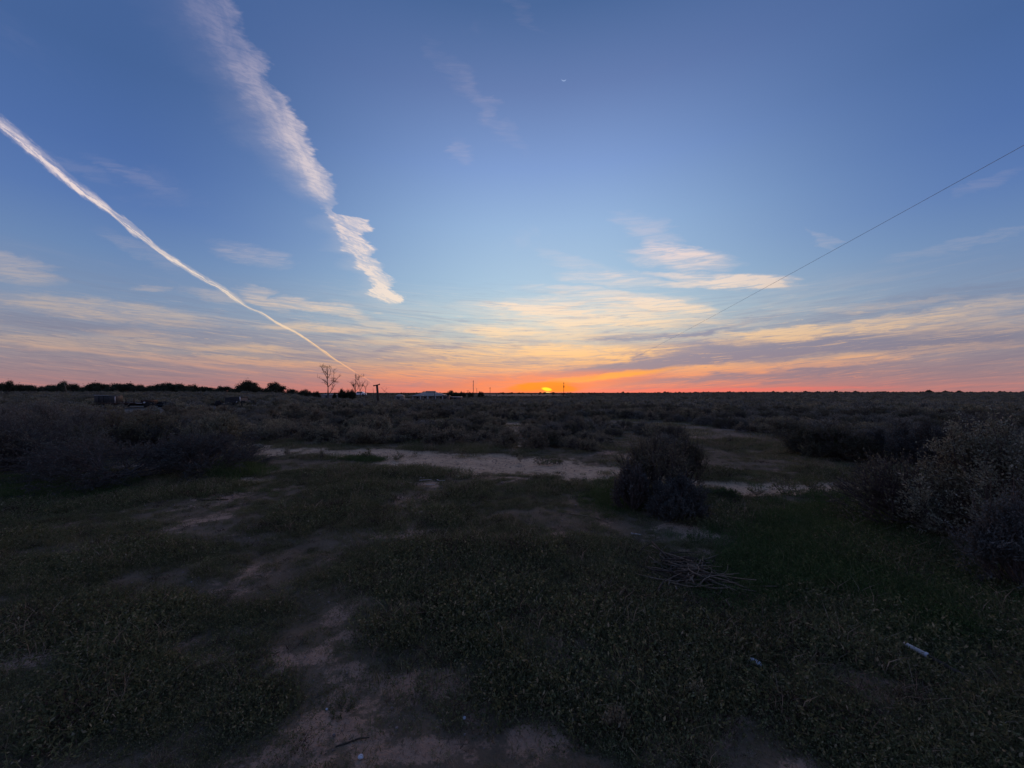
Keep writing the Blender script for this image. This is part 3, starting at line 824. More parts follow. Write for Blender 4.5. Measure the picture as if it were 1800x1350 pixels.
# nothing on the near side of the track
trk_top = np.interp(px, [p[0] for p in TRACK], [p[1] - p[2] * 1.3 for p in TRACK])
keep &= (fl < trk_top + 0) | (px < 400)
x, y = x[keep], y[keep]
# keep the two wrecks visible
def near_wreck(x, y):
    gx = 900 + 680 * x / y
    return ((gx > 155) & (gx < 300) & (y > 24) & (y < 42)) | ((gx > 370) & (gx < 450) & (y > 25) & (y < 44))
keep = ~(near_wreck(x, y) & (rng.uniform(size=len(x)) < .8)); x, y = x[keep], y[keep]
order = np.argsort(np.hypot(x, y)); x, y = x[order], y[order]
inview = (np.abs(x) < 1.33 * y)
near_i = np.where(inview)[0][:260]
rest_i = np.setdiff1d(np.arange(len(x)), near_i)
LAND = ((0, 'the left edge of the view'), (60, 'the lollipop tree'), (105, 'the ragged tree'), (192, 'the water tank'), (245, 'the flatbed trailer'), (300, 'the trailer drawbar'),
        (345, 'the end of the tree line'), (399, 'the rounded low tree'), (437, 'the biggest tree'), (487, 'the open-crowned tree'), (530, 'the low rounded tree'), (576, 'the tall bare tree'),
        (608, 'the leafy tree'), (635, 'the dead stems'), (664, 'the broken pole'), (703, 'the pointed shed'), (740, 'the farmhouse left half'), (772, 'the farmhouse right half'),
        (802, 'the flat open shed'), (832, 'the radio mast'), (861, 'the crossarm pole'), (905, 'the sandy gap'), (962, 'the setting sun'), (991, 'the power pole'), (1050, 'the track before the lone bush'),
        (1120, 'the left of the lone bush'), (1185, 'the right of the lone bush'), (1245, 'the stick heap'), (1285, 'the round clearing bush'), (1330, 'the white stone'),
        (1380, 'the spiky weed'), (1440, 'the dark bush ending the clearing'), (1500, 'the right end of the sand'), (1560, 'the fanned bare branches'), (1610, 'the pale end of the pipe'),
        (1660, 'the left of the big bush'), (1720, 'the middle of the big bush'), (1790, 'the right edge of the view'))
ORD = ('nearest', 'second', 'third', 'fourth', 'fifth', 'sixth', 'seventh', 'eighth', 'ninth', 'tenth', 'eleventh', 'twelfth', 'thirteenth', 'fourteenth', 'fifteenth', 'sixteenth', 'seventeenth', 'eighteenth')
HUE = ('grey', 'blue-grey', 'tall grey', 'dark', 'low grey')
cnt = 0
seen = {}
for i in near_i:
    gx = 900 + 680 * x[i] / y[i]
    kind_ = int(rng.choice([0, 1, 2, 3, 4], p=[.3, .2, .2, .1, .2])) if gx < 1150 else int(rng.choice([1, 3, 0, 4], p=[.45, .3, .1, .15]))
    s_ = rng.uniform(.8, 1.3) * (1.15 if gx < 480 else 1.0) * (0.95 if 900 < gx < 1300 else 1)
    o = link(MID[kind_], 'shrub', None, (x[i], y[i], tz(x[i], y[i]) - .02), rng.uniform(0, 6.28), (s_, s_, s_ * rng.uniform(.85, 1.1)))
    lm = min(LAND, key=lambda q: abs(q[0] - gx))[1]
    k_ = seen.get(lm, 0); seen[lm] = k_ + 1
    tag(o, f"{HUE[kind_]} bush in line with {lm}, {ORD[min(k_, 17)]} from the viewer", 'shrub', 'low bushes of the scrub plain behind the track')
X1, Y1 = x[rest_i], y[rest_i]
x2, y2 = shrub_field(75, 170, 2.1); x3, y3 = shrub_field(170, 480, 5.0); x4, y4 = shrub_field(480, 1500, 16.0)
clr = fbm(x2 * .05, y2 * .05, 61) > .30; x2, y2 = x2[clr], y2[clr]
xs = np.concatenate([X1, x2, x3, x4]); ys = np.concatenate([Y1, y2, y3, y4])
sc = np.concatenate([rng.uniform(.8, 1.35, len(X1)), rng.uniform(.9, 1.5, len(x2)), rng.uniform(1.0, 2.0, len(x3)), rng.uniform(1.2, 3.0, len(x4))])
pk = np.where((np.hypot(xs, ys) < 42), rng.integers(0, 5, len(xs)), 5 + rng.integers(0, 3, len(xs)))
right = (xs / ys > .55) & (pk < 5); pk[right] = rng.choice([1, 3], right.sum())
px, py = chart(xs, ys)
keep = ~((ell(px, py, 915, 695.2, 80, 2.0) > .3) & (ys > 100))
keep &= ~((px > 700) & (px < 800) & (ys > 150) & (ys < 200))
keep &= ~((ys > 60) & (np.hypot(xs, ys) < 210) & (px > 690) & (px < 815) & (sc > 1.1))
xs, ys, sc, pk = xs[keep], ys[keep], sc[keep], pk[keep]
scatter('scrub', MID + FAR, np.stack([xs, ys, terrain(xs, ys) - .02], 1), sc, rng.uniform(0, 6.28, len(xs)), pk, 'low grey scrub running to the horizon')
# small plants scattered between, behind the camera too
x, y = rng.uniform(-40, 40, 500), rng.uniform(-45, -2.5, 500)
scatter('scrub_behind', MID[:3], np.stack([x, y, terrain(x, y)], 1), rng.uniform(.6, 1.2, 500), rng.uniform(0, 6.28, 500), rng.integers(0, 3, 500), 'low grey scrub behind the viewpoint')

# ---- near bushes, each with its own foliage and stems
def near_bush(gx, gbase, gtop, gw, leafm, label, seed, nleaf=26000, leaf=.026, group=None, cat='shrub', name='shrub', sq=1.0, **kw):
    X_, Y_ = at(gx, gbase)
    h = EYE - (gtop - 690) / 680 * Y_ if gtop > 690 else EYE
    rad = gw / 2 / 680 * Y_
    Y_ += rad * 0.55                       # the base line seen is the bush's near foot
    X_ = (gx - 900) / 680 * Y_
    h = EYE - (gtop - 690) / 680 * Y_
    rad = gw / 2 / 680 * Y_
    fo, st_ = bush('b', seed, h * .86, rad * .80, nleaf, leaf, leafm, split=True, n0=kw.pop('n0', 18), kids=kw.pop('kids', (5, 5, 5)), **kw)
    co = np.zeros(len(fo.vertices) * 3, np.float32); fo.vertices.foreach_get('co', co); co = co.reshape(-1, 3)
    kz = h / np.percentile(co[:, 2], 99.3); kx = rad / np.percentile(np.hypot(co[:, 0], co[:, 1]), 97)
    for me_ in (fo, st_):
        c_ = np.zeros(len(me_.vertices) * 3, np.float32); me_.vertices.foreach_get('co', c_)
        me_.vertices.foreach_set('co', (c_.reshape(-1, 3) * np.array([kx, kx, kz], np.float32)).ravel()); me_.update()
    o = thing(name, (X_, Y_, tz(X_, Y_) - .01), label, cat, group, rz=rng.uniform(0, 6.28) if 'lean' not in kw else 0)
    link(fo, 'foliage', o); link(st_, 'stems', o)
    return o
near_bush(60, 836, 722, 260, 'blue_leaf', 'large blue-grey bush at the left edge, tallest of the thicket', 31)
near_bush(-60, 850, 735, 240, 'thicket_leaf', 'blue-grey bush cut off by the left edge of the view', 32)
near_bush(205, 860, 768, 290, 'thicket_leaf', 'dark tangled bush with bare curling twigs in front of the left thicket', 33, nleaf=22000, stem=.013, twiglv=3, droop=.15)
near_bush(215, 806, 722, 150, 'olive_leaf', 'lighter olive-green bush behind the tangled one on the left', 34, leaf=.034)
near_bush(362, 842, 763, 205, 'thicket_leaf', 'dark rounded mound of bush with green grass growing round it', 35)
near_bush(385, 800, 726, 120, 'olive_leaf', 'pale green bush standing behind the dark grassy mound', 36, leaf=.034)
near_bush(130, 800, 706, 170, 'blue_leaf', 'tall bluish bush at the back of the left thicket', 37)
near_bush(290, 800, 740, 130, 'thicket_leaf', 'dark low bush between the olive bush and the grassy mound', 38)
near_bush(20, 790, 712, 150, 'blue_leaf', 'bluish bush behind the large one at the left edge', 39)
near_bush(1152, 893, 768, 128, 'lone_leaf', 'upright grey-green bush standing alone in the middle right by the track', 41, nleaf=17000, leaf=.026, n0=12, stem=.016)
near_bush(1190, 917, 840, 104, 'thicket_leaf', 'dark bluish bush pressed against the foot of the upright one', 42, nleaf=26000, leaf=.022)
near_bush(1112, 903, 815, 62, 'thicket_leaf', 'thin bare-twigged bush on the left flank of the upright one', 43, nleaf=2500, n0=22)
near_bush(1206, 856, 764, 70, 'lone_leaf', 'narrow bush peeping out behind the upright one', 44, nleaf=12000)
near_bush(1782, 1000, 748, 258, 'pale_leaf', 'big grey-leaved bush at the right edge nearest the viewer', 45, nleaf=34000, leaf=.027, stem=.011)
near_bush(1790, 1060, 880, 150, 'thicket_leaf', 'low bluish bush below the big one at the right edge', 46, nleaf=20000, leaf=.020, stem=.007)
near_bush(1600, 945, 800, 250, 'lone_leaf', 'sprawling half-bare bush with dark fanned branches, left of the big right one', 47, nleaf=6500, leaf=.026, stem=.013, n0=34, kids=(4, 4, 4))
near_bush(1485, 812, 752, 85, 'dark_leaf', 'dark green bush at the right end of the clearing', 48)
near_bush(1425, 806, 752, 85, 'dark_leaf', 'dark bush beside the green one at the end of the clearing', 49)
near_bush(1465, 808, 756, 50, 'green', 'small brighter green bush between two dark ones past the clearing', 50, nleaf=9000)
near_bush(1640, 832, 742, 120, 'thicket_leaf', 'rounded blue-grey bush behind the sprawling one on the right', 51)
near_bush(1560, 815, 748, 90, 'thicket_leaf', 'blue-grey bush behind the fanned bare branches', 52)
near_bush(1730, 830, 735, 130, 'thicket_leaf', 'bluish bush half hidden behind the big right-hand one', 53)
near_bush(1275, 884, 855, 60, 'green', 'low spreading green weed on the sand right of the lone bush', 54, nleaf=5000, leaf=.018, cat='weed', name='weed', stem=.004)

# weeds on and along the track
wd = [bush('weed', 61, .16, .16, 420, .022, 'herb', n0=9, kids=(4, 4), stem=.003), bush('weed', 62, .22, .13, 420, .024, 'grey_leaf', n0=9, kids=(4, 4), stem=.003)]
for gx, gy, s_, lab in ((505, 797, 1.0, 'small dark weed on the left end of the track'), (563, 806, 1.2, 'rounded weed at the near edge of the track, left of the long grass'),
                        (435, 806, 1.2, 'weed beside the grassy mound at the track'), (640, 806, 1.9, 'widest weed clump on the near edge of the track'), (700, 806, 1.2, 'weed just right of the widest clump'),
                        (915, 812, .9, 'small upright weed on the bare track near its middle'), (948, 815, 1.2, 'darker weed in the row of three on the track'),
                        (962, 817, 1.2, 'middle weed of the row of three on the track'), (980, 816, 1.0, 'rightmost weed of the row of three on the track'),
                        (730, 797, .6, 'tiny weed near the far edge of the track'), (1060, 815, .9, 'weed at the far edge of the track by the lone bush'),
                        (1380, 866, 1.9, 'spiky weed on the sand, rightmost of the isolated clumps'), (1278, 838, 1.2, 'weed at the back of the sandy patch right of the lone bush'),
                        (1330, 868, 1.2, 'weed between two sandy patches right of the lone bush'), (1430, 862, 1.4, 'pale weed at the right end of the sand'),
                        (1285, 778, 1.5, 'small round bush standing by itself in the green clearing'),
                        (600, 1255, .55, 'small dark weed on the bare red patch in front'), (740, 1215, .35, 'spindly seedling on the bare red patch in front'),
                        (1085, 1290, .8, 'leafy weed at the bottom near the middle'), (1225, 1235, .6, 'leafy weed right of the bottom middle, above the bare earth')):
    X_, Y_ = at(gx, gy)
    tag(link(wd[int(gx) % 2], 'weed', None, (X_, Y_, tz(X_, Y_) - .01), gx * 1.7, s_), lab, 'weed')

# ================================================================== sticks, stones, pipe
def tube_path(pts, rad, n=6, closed_ends=True):
    pts = np.array(pts, float); m = len(pts)
    rad = np.full(m, rad) if np.isscalar(rad) else np.array(rad)
    tan = np.gradient(pts, axis=0); tan /= np.linalg.norm(tan, axis=1, keepdims=True)
    ref = np.array([0, 0, 1.]) if abs(tan[0, 2]) < .9 else np.array([1., 0, 0])
    V_ = []
    for p, tn, rr in zip(pts, tan, rad):
        u = np.cross(tn, ref); u /= np.linalg.norm(u); w = np.cross(tn, u)
        a = np.arange(n) * 2 * math.pi / n
        V_.append(p + rr * (np.cos(a)[:, None] * u + np.sin(a)[:, None] * w))
    V_ = np.concatenate(V_); i = np.arange(n); j = (i + 1) % n
    F_ = np.concatenate([np.stack([i + k * n, j + k * n, j + (k + 1) * n, i + (k + 1) * n], 1) for k in range(m - 1)])
    if closed_ends:
        c0, c1 = len(V_), len(V_) + 1
        V_ = np.concatenate([V_, pts[:1], pts[-1:]])
        e0 = np.stack([i, np.full(n, c0), j, j], 1)[:, :3]; e1 = np.stack([i + (m - 1) * n, j + (m - 1) * n, np.full(n, c1)], 1)
        return V_, F_, np.concatenate([e0, e1])
    return V_, F_, None

def tube_mesh(name, paths, m):
    """paths: list of (pts, rad)"""
    V_, Q, T, o = [], [], [], 0
    for pts, rad in paths:
        v, q, tr = tube_path(pts, rad); V_.append(v); Q.append(q + o); T.append(tr + o); o += len(v)
    return mesh_np(name, np.concatenate(V_), [(np.concatenate(Q), 0), (np.concatenate(T), 0)], [M[m]])

def stick_pts(r, L, bend=.15, n=7):
    t_ = np.linspace(-.5, .5, n)
    a, b_ = r.normal() * bend, r.normal() * bend
    p = np.stack([t_ * L, (t_ ** 2 - .08) * L * a * 4 + np.sin(t_ * 9) * L * .02, np.abs(t_) * 0 + (t_ ** 2) * L * b_ * .6], 1)
    return p
def place_stick(gx, gy, L, ang, rad, m, label, group=None, z=0.0, tilt=0.0, bend=.15, name='stick', fork=False):
    r = np.random.default_rng(int(gx * 7 + gy))
    p = stick_pts(r, L, bend)
    paths = [(p, np.linspace(rad, rad * .45, len(p)))]
    if fork:
        for k in (2, 4):
            e = p[k] + np.array([L * .3, L * (.16 if k == 2 else -.14), .02]); paths.append((np.linspace(p[k], e, 4), np.linspace(rad * .6, rad * .25, 4)))
    me = tube_mesh(name, paths, m)
    X_, Y_ = at(gx, gy)
    o = link(me, name, None, (X_, Y_, tz(X_, Y_) + rad * .7 + z)); o.rotation_euler = (0, tilt, R(ang))
    return tag(o, label, 'stick', group)

cx, cy = at(1228, 1020)
for i in range(88):
    r = np.random.default_rng(500 + i)
    L = r.uniform(.22, .75); rad = r.uniform(.0035, .011)
    p = stick_pts(r, L, .38)
    paths = [(p, np.linspace(rad, rad * .4, len(p)))]
    if r.uniform() < .7:
        e = p[3] + np.array([L * .25, L * r.choice([-.15, .15]), .03]); paths.append((np.linspace(p[3], e, 4), np.linspace(rad * .6, rad * .3, 4)))
    me = tube_mesh('stick', paths, 'stick' if r.uniform() < .62 else 'darkstick')
    q = r.normal(size=2) * np.array([.19, .24])
    X_, Y_ = cx + q[0], cy + q[1] + .08
    hz = .015 + .11 * math.exp(-(q[0] ** 2 + q[1] ** 2) * 9) * r.uniform(0, 1)
    o = link(me, 'stick', None, (X_, Y_, tz(X_, Y_) + hz)); o.rotation_euler = (r.normal() * .1, r.normal() * .10, r.normal() * .75)
    tag(o, 'thin dead stick in the heap of branches at the lower right of the middle', 'stick', 'sticks heaped in one pile')
for a in ((372, 881, .50, 5, .018, 'darkstick', 'short dark log lying in the grass on the left'),
          (1037, 913, .62, -38, .010, 'stick', 'long thin stick leaning down to the right before the lone bush'),
          (1118, 943, .12, -20, .012, 'bone', 'short pale stick on the sand before the lone bush'),
          (1035, 1000, .13, -55, .007, 'stick', 'pale short stick left of the heap'),
          (1118, 1008, .12, 12, .010, 'stick', 'grey broken stick right beside the heap on its left'),
          (1240, 1155, .15, -50, .005, 'stick', 'bent thin twig on bare ground below the heap'),
          (1165, 1132, .10, -45, .008, 'darkstick', 'thick dark bit of stick below the heap'),
          (1355, 1095, .13, -50, .006, 'stick', 'thin stick at the lower right corner of the heap'),
          (318, 1042, .42, 14, .005, 'stick', 'forked pale dead branch lying in the grass on the left'),
          (300, 1050, .34, 32, .004, 'stick', 'second thin pale twig crossing the forked branch on the left'),
          (196, 1340, .14, 45, .004, 'stick', 'thin pale twig at the bottom left edge'),
          (820, 885, .42, 0, .010, 'darkstick', 'low dark stick in the grass at the middle, nearer the track'),
          (975, 893, .30, 6, .006, 'stick', 'pale thin stick in the grass left of the lone bush'),
          (620, 1307, .16, 22, .006, 'darkstick', 'dark twig on the bare earth at the bottom'),
          (400, 1128, .12, 8, .006, 'darkstick', 'small dark twigs on the left foreground grass'),
          (560, 1000, .20, -12, .004, 'stick', 'grey twig deep in the grass left of the middle')):
    place_stick(*a[:6], a[6], fork='fork' in a[6])
for gx, gy, L, ang in ((695, 851, .10, 60), (706, 852, .08, -20), (722, 850, .09, 50), (748, 846, .24, 20), (775, 846, .18, -10), (742, 842, .10, 10), (757, 855, .16, 4), (684, 853, .08, 80)):
    place_stick(gx, gy, L, ang, .010, 'bone', 'small bleached chip of wood in the scatter before the track', 'bleached chips before the track', z=.03)

def rock(name, seed, size, m, sub=2):
    import bmesh
    bm = bmesh.new(); bmesh.ops.create_icosphere(bm, subdivisions=sub, radius=1)
    r = np.random.default_rng(seed); k = r.normal(size=(5, 3)); ph = r.uniform(0, 6, 5)
    for v in bm.verts:
        co = np.array(v.co); f_ = 1 + .16 * sum(math.sin(k[i] @ co * 1.7 + ph[i]) for i in range(5)) / 2
        v.co = Vector(co * f_ * np.array(size))
    me = bpy.data.meshes.new(name); bm.to_mesh(me); bm.free(); me.materials.append(M[m]); return me
X_, Y_ = at(1327, 1172)
o = link(rock('rock', 3, (.036, .021, .017), 'chalk'), 'rock', None, (X_, Y_, tz(X_, Y_) + .050)); o.rotation_euler = (0, 0, R(-52))
tag(o, 'white elongated stone lying in the grass below the stick heap', 'stone')
for gx, gy, s_, lab in ((815, 1258, .012, 'small white pebble on bare earth at the bottom middle'), (575, 1250, .008, 'tiny pale pebble on the red patch at the bottom'),
                        (634, 1338, .014, 'pale stone at the very bottom left of the middle'), (1492, 1046, .007, 'tiny white pebble among the green weeds on the right'),
                        (1200, 1098, .010, 'pale pebble just below the stick heap'), (1205, 1055, .010, 'pale pebble in the front edge of the stick heap')):
    X_, Y_ = at(gx, gy)
    tag(link(rock('pebble', int(gx), (s_, s_ * .8, s_ * .7), 'chalk'), 'pebble', None, (X_, Y_, tz(X_, Y_) + s_ * .6)), lab, 'stone')

# pipe: pale end, dark rotten length behind it
A = at(1589, 1146); B = at(1626, 1163); C2 = at(1718, 1206)
def P3(q, z): return (q[0], q[1], tz(*q) + z)
pp = thing('pipe', P3(A, .03), 'half-buried pipe with a pale end and dark length, lower right', 'pipe')
def sub_tube(name, a, b_, rad, m, par):
    a = np.array(a); b_ = np.array(b_)
    me = tube_mesh(name, [(np.linspace(a, b_, 6), rad)], m); o = link(me, name, par, tuple(-np.array(par.location))); return o
sub_tube('pale_end', P3(A, .055), P3(B, .050), .0165, 'pvc', pp)
sub_tube('collar', P3(B, .050), tuple(np.array(P3(B, .050)) + .12 * (np.array(P3(B, .05)) - np.array(P3(A, .055)))), .019, 'palesteel', pp)
sub_tube('dark_length', P3(B, .048), P3(C2, .022), .0145, 'darkstick', pp)

# ================================================================== trees
def tree_bushy(name, seed, leafm='tree_leaf'):
    """Low spreading tree about 4 m tall, crown and trunk."""
    r = np.random.default_rng(seed)
    lev, r = grow(seed, 1.0, .95, 9, (4, 4, 3), spread=.9)
    off = np.array([0, 0, .08])
    lev = [(a * np.array([1, 1, 1]) + (off if k else 0), b_ + off) for k, (a, b_) in enumerate(lev)]
    # clumps of leaves on the branch ends
    p = np.concatenate([lev[-1][1], lev[-2][1]])
    i = r.integers(0, len(p), 8000)
    pos = p[i] + r.normal(size=(8000, 3)) * .085
    keep = fbm(p[i, 0] * 2.2 + seed, p[i, 2] * 2.2 + p[i, 1], seed) > .30
    pos = pos[keep]
    pos = pos[pos[:, 2] > .02]
    lv, lf = leaves(pos, r.normal(size=pos.shape), r.uniform(.05, .10, len(pos)), .6, r)
    crown = mesh_np('crown', lv, [(lf, 0)], [M[leafm]])
    tp = []; rr = .045
    for a, b_ in lev[:3]:
        tp.append((*tubes(a, b_, np.full(len(a), rr), np.full(len(a), rr * .6), 4), 0)); rr *= .5
    tv, tf = merge(tp)
    return crown, mesh_np('trunk', tv, tf, [M['bark']])
TR = [tree_bushy('t', s_) for s_ in (71, 72, 73, 74, 75)]
def put_tree(gx, gtop, gw, dist, label, k=None, group=None, hs=None):
    Y_ = dist; X_ = (gx - 900) / 680 * Y_; z0 = tz(X_, Y_)
    h = EYE + (690 - gtop) / 680 * Y_ - z0
    w = gw / 680 * Y_
    k = int(abs(gx) * 7) % 5 if k is None else k
    o = thing('tree', (X_, Y_, z0 - .05), label, 'tree', group, rz=gx * 1.3, sc=(w / 2.0, w / 2.0, h / 1.25))
    link(TR[k][0], 'crown', o); link(TR[k][1], 'trunk', o)
    return o
GRP = 'trees along the left horizon'
LL = 'low dark tree merging into the tree line on the left horizon'
TL = sorted(((2, 672, 18), (36, 675, 30), (52, 676, 24), (68, 677, 22), (84, 675, 26), (98, 676, 20), (127, 674, 26), (145, 678, 22),
                   (158, 676, 24), (171, 672, 34), (184, 675, 24), (207, 673, 28), (226, 673, 26), (240, 675, 20), (253, 675, 26), (269, 676, 22),
                   (283, 673, 28), (299, 671, 32), (312, 674, 28), (325, 674, 28), (340, 675, 28), (354, 678, 24), (367, 680, 24), (380, 682, 24),
                   (412, 683, 24), (426, 681, 22), (512, 683, 20), (-14, 674, 30), (-40, 672, 34)))
TN = ('first', 'second', 'third', 'fourth', 'fifth', 'sixth', 'seventh', 'eighth', 'ninth', 'tenth', 'eleventh', 'twelfth', 'thirteenth', 'fourteenth', 'fifteenth', 'sixteenth',
      'seventeenth', 'eighteenth', 'nineteenth', 'twentieth', 'twenty-first', 'twenty-second', 'twenty-third', 'twenty-fourth', 'twenty-fifth', 'twenty-sixth', 'twenty-seventh', 'twenty-eighth', 'twenty-ninth', 'thirtieth')
for i, (gx, gt, gw) in enumerate(TL):
    lab = ('low dark tree at or beyond the left edge, end of the tree line' if gx < 0 else
           'low dark tree of the left horizon line, ' + TN[sum(1 for q in TL[:i] if q[0] >= 0)] + ' from the left edge')
    if gx == -40: lab = 'low dark tree just outside the left edge, outermost of the tree line'
    put_tree(gx, gt, gw * 1.35, 92 + (gx * 37 % 11), lab, group=GRP)
put_tree(17, 668, 17, 88, 'small lollipop tree standing clear at the far left of the tree line')
put_tree(105, 668.5, 28, 90, 'ragged tree poking above the left tree line, near the left side')
put_tree(387, 678, 22, 88, 'small flat-topped tree just left of the rounded one')
put_tree(399, 677.5, 30, 88, 'rounded low tree between the long line and the two big trees')
put_tree(437, 668, 46, 84, 'biggest dark tree of the horizon, left of its twin', 2)
put_tree(455, 677, 40, 86, 'low shoulder of a tree filling the gap right of the biggest')
put_tree(487, 670, 46, 84, 'second big tree with an open crown, right of the biggest', 3)
put_tree(530, 683.5, 34, 90, 'low rounded tree right of the two big ones')
put_tree(548, 685, 15, 90, 'small leafy tree on a thin stem left of the bare tree')
put_tree(557, 687, 14, 90, 'tiny tree touching the foot of the tall bare tree')
put_tree(588, 688, 8, 120, 'small round bush tree right of the tall bare tree')
put_tree(606, 680.5, 26, 95, 'dark leafy tree between the tall bare tree and the dead stems', 1)
put_tree(620, 683, 16, 95, 'right-hand half-size tree leaning on the dark leafy one')
put_tree(746, 688, 22, 200, 'dark tree behind the left end of the farmhouse roof')
put_tree(793, 684.5, 24, 215, 'dark rounded tree just right of the farmhouse')
put_tree(803, 688, 16, 215, 'low tree right of the rounded one by the farmhouse')
put_tree(813, 686.5, 13, 215, 'small tree with round head right of the farmhouse')
put_tree(828, 687.5, 13, 230, 'small tree at the foot of the tall thin mast')
put_tree(845, 687.5, 12, 240, 'rightmost small tree of the farm group')
# thin far tree line all along the horizon
n = 900
az_ = rng.uniform(-58, 58, n); dd = rng.uniform(520, 1250, n)
xs, ys = np.sin(np.radians(az_)) * dd, np.cos(np.radians(az_)) * dd
sz = rng.uniform(1.5, 2.7, n) * (dd / 900) * np.where(rng.uniform(size=n) < .06, 1.6, 1)
comb = []
for cr, tr in TR[:3]:
    vv_ = np.zeros(len(cr.vertices) * 3, np.float32); cr.vertices.foreach_get('co', vv_)
    nv = len(cr.vertices); ff = np.arange(nv).reshape(-1, 4)
    comb.append(mesh_np('far_tree', vv_.reshape(-1, 3), [(ff, 0)], [M['tree_leaf']]))
scatter('distant_woodland', comb, np.stack([xs, ys, terrain(xs, ys) - .2], 1), sz, rng.uniform(0, 6.28, n), rng.integers(0, 3, n), 'thin dark line of far trees along the horizon')

# bare trees: limbs traced by eye, then finer twigs grown on them
def bare_tree(bx, by, dist, limbs, trunk_r, label, clumps=(), seed=1, twigs=90, name='bare_tree'):
    """limbs: polylines in 1/12 chart steps relative to the station's bearing 550, elevation 630."""
    r = np.random.default_rng(seed)
    k = dist / 680
    X0 = (550 + bx / 12 - 900) * k; z0 = tz(X0, dist)
    def P_(a, dpt=0.0): return np.array([(550 + a[0] / 12 - 900) * k - X0, dpt, EYE + (690 - 630 - a[1] / 12) * k - z0])
    paths, segs = [], []
    for li, (pts_, w) in enumerate(limbs):
        q = [P_(p, 0) for p in pts_]
        dep = r.normal() * .5 if li else 0
        q = [p + np.array([0, dep * (m_ / max(1, len(q) - 1)) * len(q) * .35, 0]) for m_, p in enumerate(q)]
        paths.append((q, np.linspace(trunk_r * w, trunk_r * w * .35, len(q))))
        segs += list(zip(q[:-1], q[1:]))
    tw = []
    for _ in range(twigs):
        a, b_ = segs[r.integers(len(segs))]
        if a[2] < (P_((bx, by))[2] + 1.2): continue
        s_ = a + (b_ - a) * r.uniform(.2, 1)
        d_ = (b_ - a) / np.linalg.norm(b_ - a) * .6 + r.normal(size=3) * .6 + np.array([0, 0, .3]); d_ /= np.linalg.norm(d_)
        e = s_ + d_ * r.uniform(.5, 1.3); tw.append(([s_, (s_ + e) / 2 + r.normal(size=3) * .04, e], [trunk_r * .14, trunk_r * .1, trunk_r * .06]))
    o = thing(name, (X0, dist, z0 - .05), label, 'tree')
    # the trunk reaches the ground
    foot = P_(limbs[0][0][0]); me = tube_mesh('trunk', [([np.array([foot[0], 0, 0]), foot], [trunk_r * 1.15, trunk_r])] + paths[:1], 'bark'); link(me, 'trunk', o)
    link(tube_mesh('limbs', paths[1:] + tw, 'bark'), 'limbs', o)
    if clumps:
        pos = np.concatenate([P_(c_[:2], r.normal() * .3) + r.normal(size=(c_[2], 3)) * np.array([.26, .26, .17]) for c_ in clumps])
        v, f_ = leaves(pos, r.normal(size=pos.shape), r.uniform(.12, .22, len(pos)), .45, r)
        link(mesh_np('leaf_clumps', v, [(f_, 0)], [M['tree_leaf']]), 'leaf_clumps', o)
    return o
bare_tree(320, 790, 110, [
    ([(320, 770), (319, 680), (318, 600)], 1.0), ([(318, 600), (308, 500), (320, 400), (325, 270), (330, 170)], .62),
    ([(308, 520), (270, 480), (225, 440), (130, 400)], .3), ([(312, 560), (285, 540), (255, 510), (248, 470)], .3),
    ([(306, 440), (270, 360), (225, 300), (195, 220), (160, 155)], .42), ([(318, 600), (350, 560), (400, 500), (440, 470), (490, 400), (560, 350)], .45),
    ([(330, 400), (360, 320), (385, 200)], .34), ([(440, 470), (445, 350), (455, 240)], .3), ([(340, 745), (400, 680), (440, 620), (478, 565)], .42),
    ([(392, 690), (400, 600), (412, 520)], .25), ([(265, 350), (262, 270), (270, 170)], .25), ([(205, 250), (185, 190), (215, 165)], .2), ([(440, 470), (480, 480), (505, 500)], .25),
    ([(330, 400), (300, 330), (265, 285)], .22)], .22,
    'tall bare tree with sparse leaf tufts, tallest on the horizon',
    [(160, 158, 30), (205, 168, 30), (262, 160, 36), (272, 185, 30), (325, 155, 34), (325, 195, 34), (382, 188, 30), (265, 280, 26), (258, 262, 14), (450, 290, 30), (455, 240, 20),
     (375, 275, 24), (380, 410, 30), (430, 420, 44), (465, 420, 34), (440, 460, 60), (415, 490, 40), (445, 510, 40), (490, 495, 40), (515, 498, 24), (470, 565, 20), (400, 470, 30)], 5, 150)
bare_tree(890, 750, 110, [
    ([(892, 745), (888, 700), (884, 650)], .9), ([(884, 650), (860, 610), (830, 570), (770, 500)], .5), ([(870, 620), (845, 560), (825, 505)], .35),
    ([(892, 720), (912, 620), (925, 560), (950, 460), (970, 370)], .6), ([(925, 560), (935, 520), (905, 470)], .3), ([(955, 440), (985, 380), (1060, 360)], .2),
    ([(900, 690), (935, 640), (955, 560)], .35), ([(950, 470), (945, 425), (975, 360)], .2)], .2,
    'dead multi-stemmed tree with one tall slanting stem', seed=6, twigs=150)
bare_tree(1000, 750, 112, [
    ([(1000, 745), (998, 700), (995, 660)], .8), ([(995, 660), (990, 580), (985, 500)], .45), ([(998, 680), (1030, 600), (1045, 545), (1085, 490)], .45),
    ([(996, 690), (965, 630), (958, 550)], .4), ([(1030, 600), (1055, 580), (1075, 560)], .25), ([(1000, 720), (1050, 670), (1070, 640)], .25)], .13,
    'dead stems in the middle of the leafless group', seed=7, twigs=120)
bare_tree(1108, 750, 112, [
    ([(1108, 745), (1112, 680), (1120, 610)], .8), ([(1120, 610), (1150, 560), (1190, 480)], .45), ([(1114, 660), (1100, 600), (1090, 560)], .3), ([(1150, 560), (1140, 530), (1145, 500)], .2)], .12,
    'right-hand dead stem of the leafless group, by the leaning post', seed=8, twigs=25)
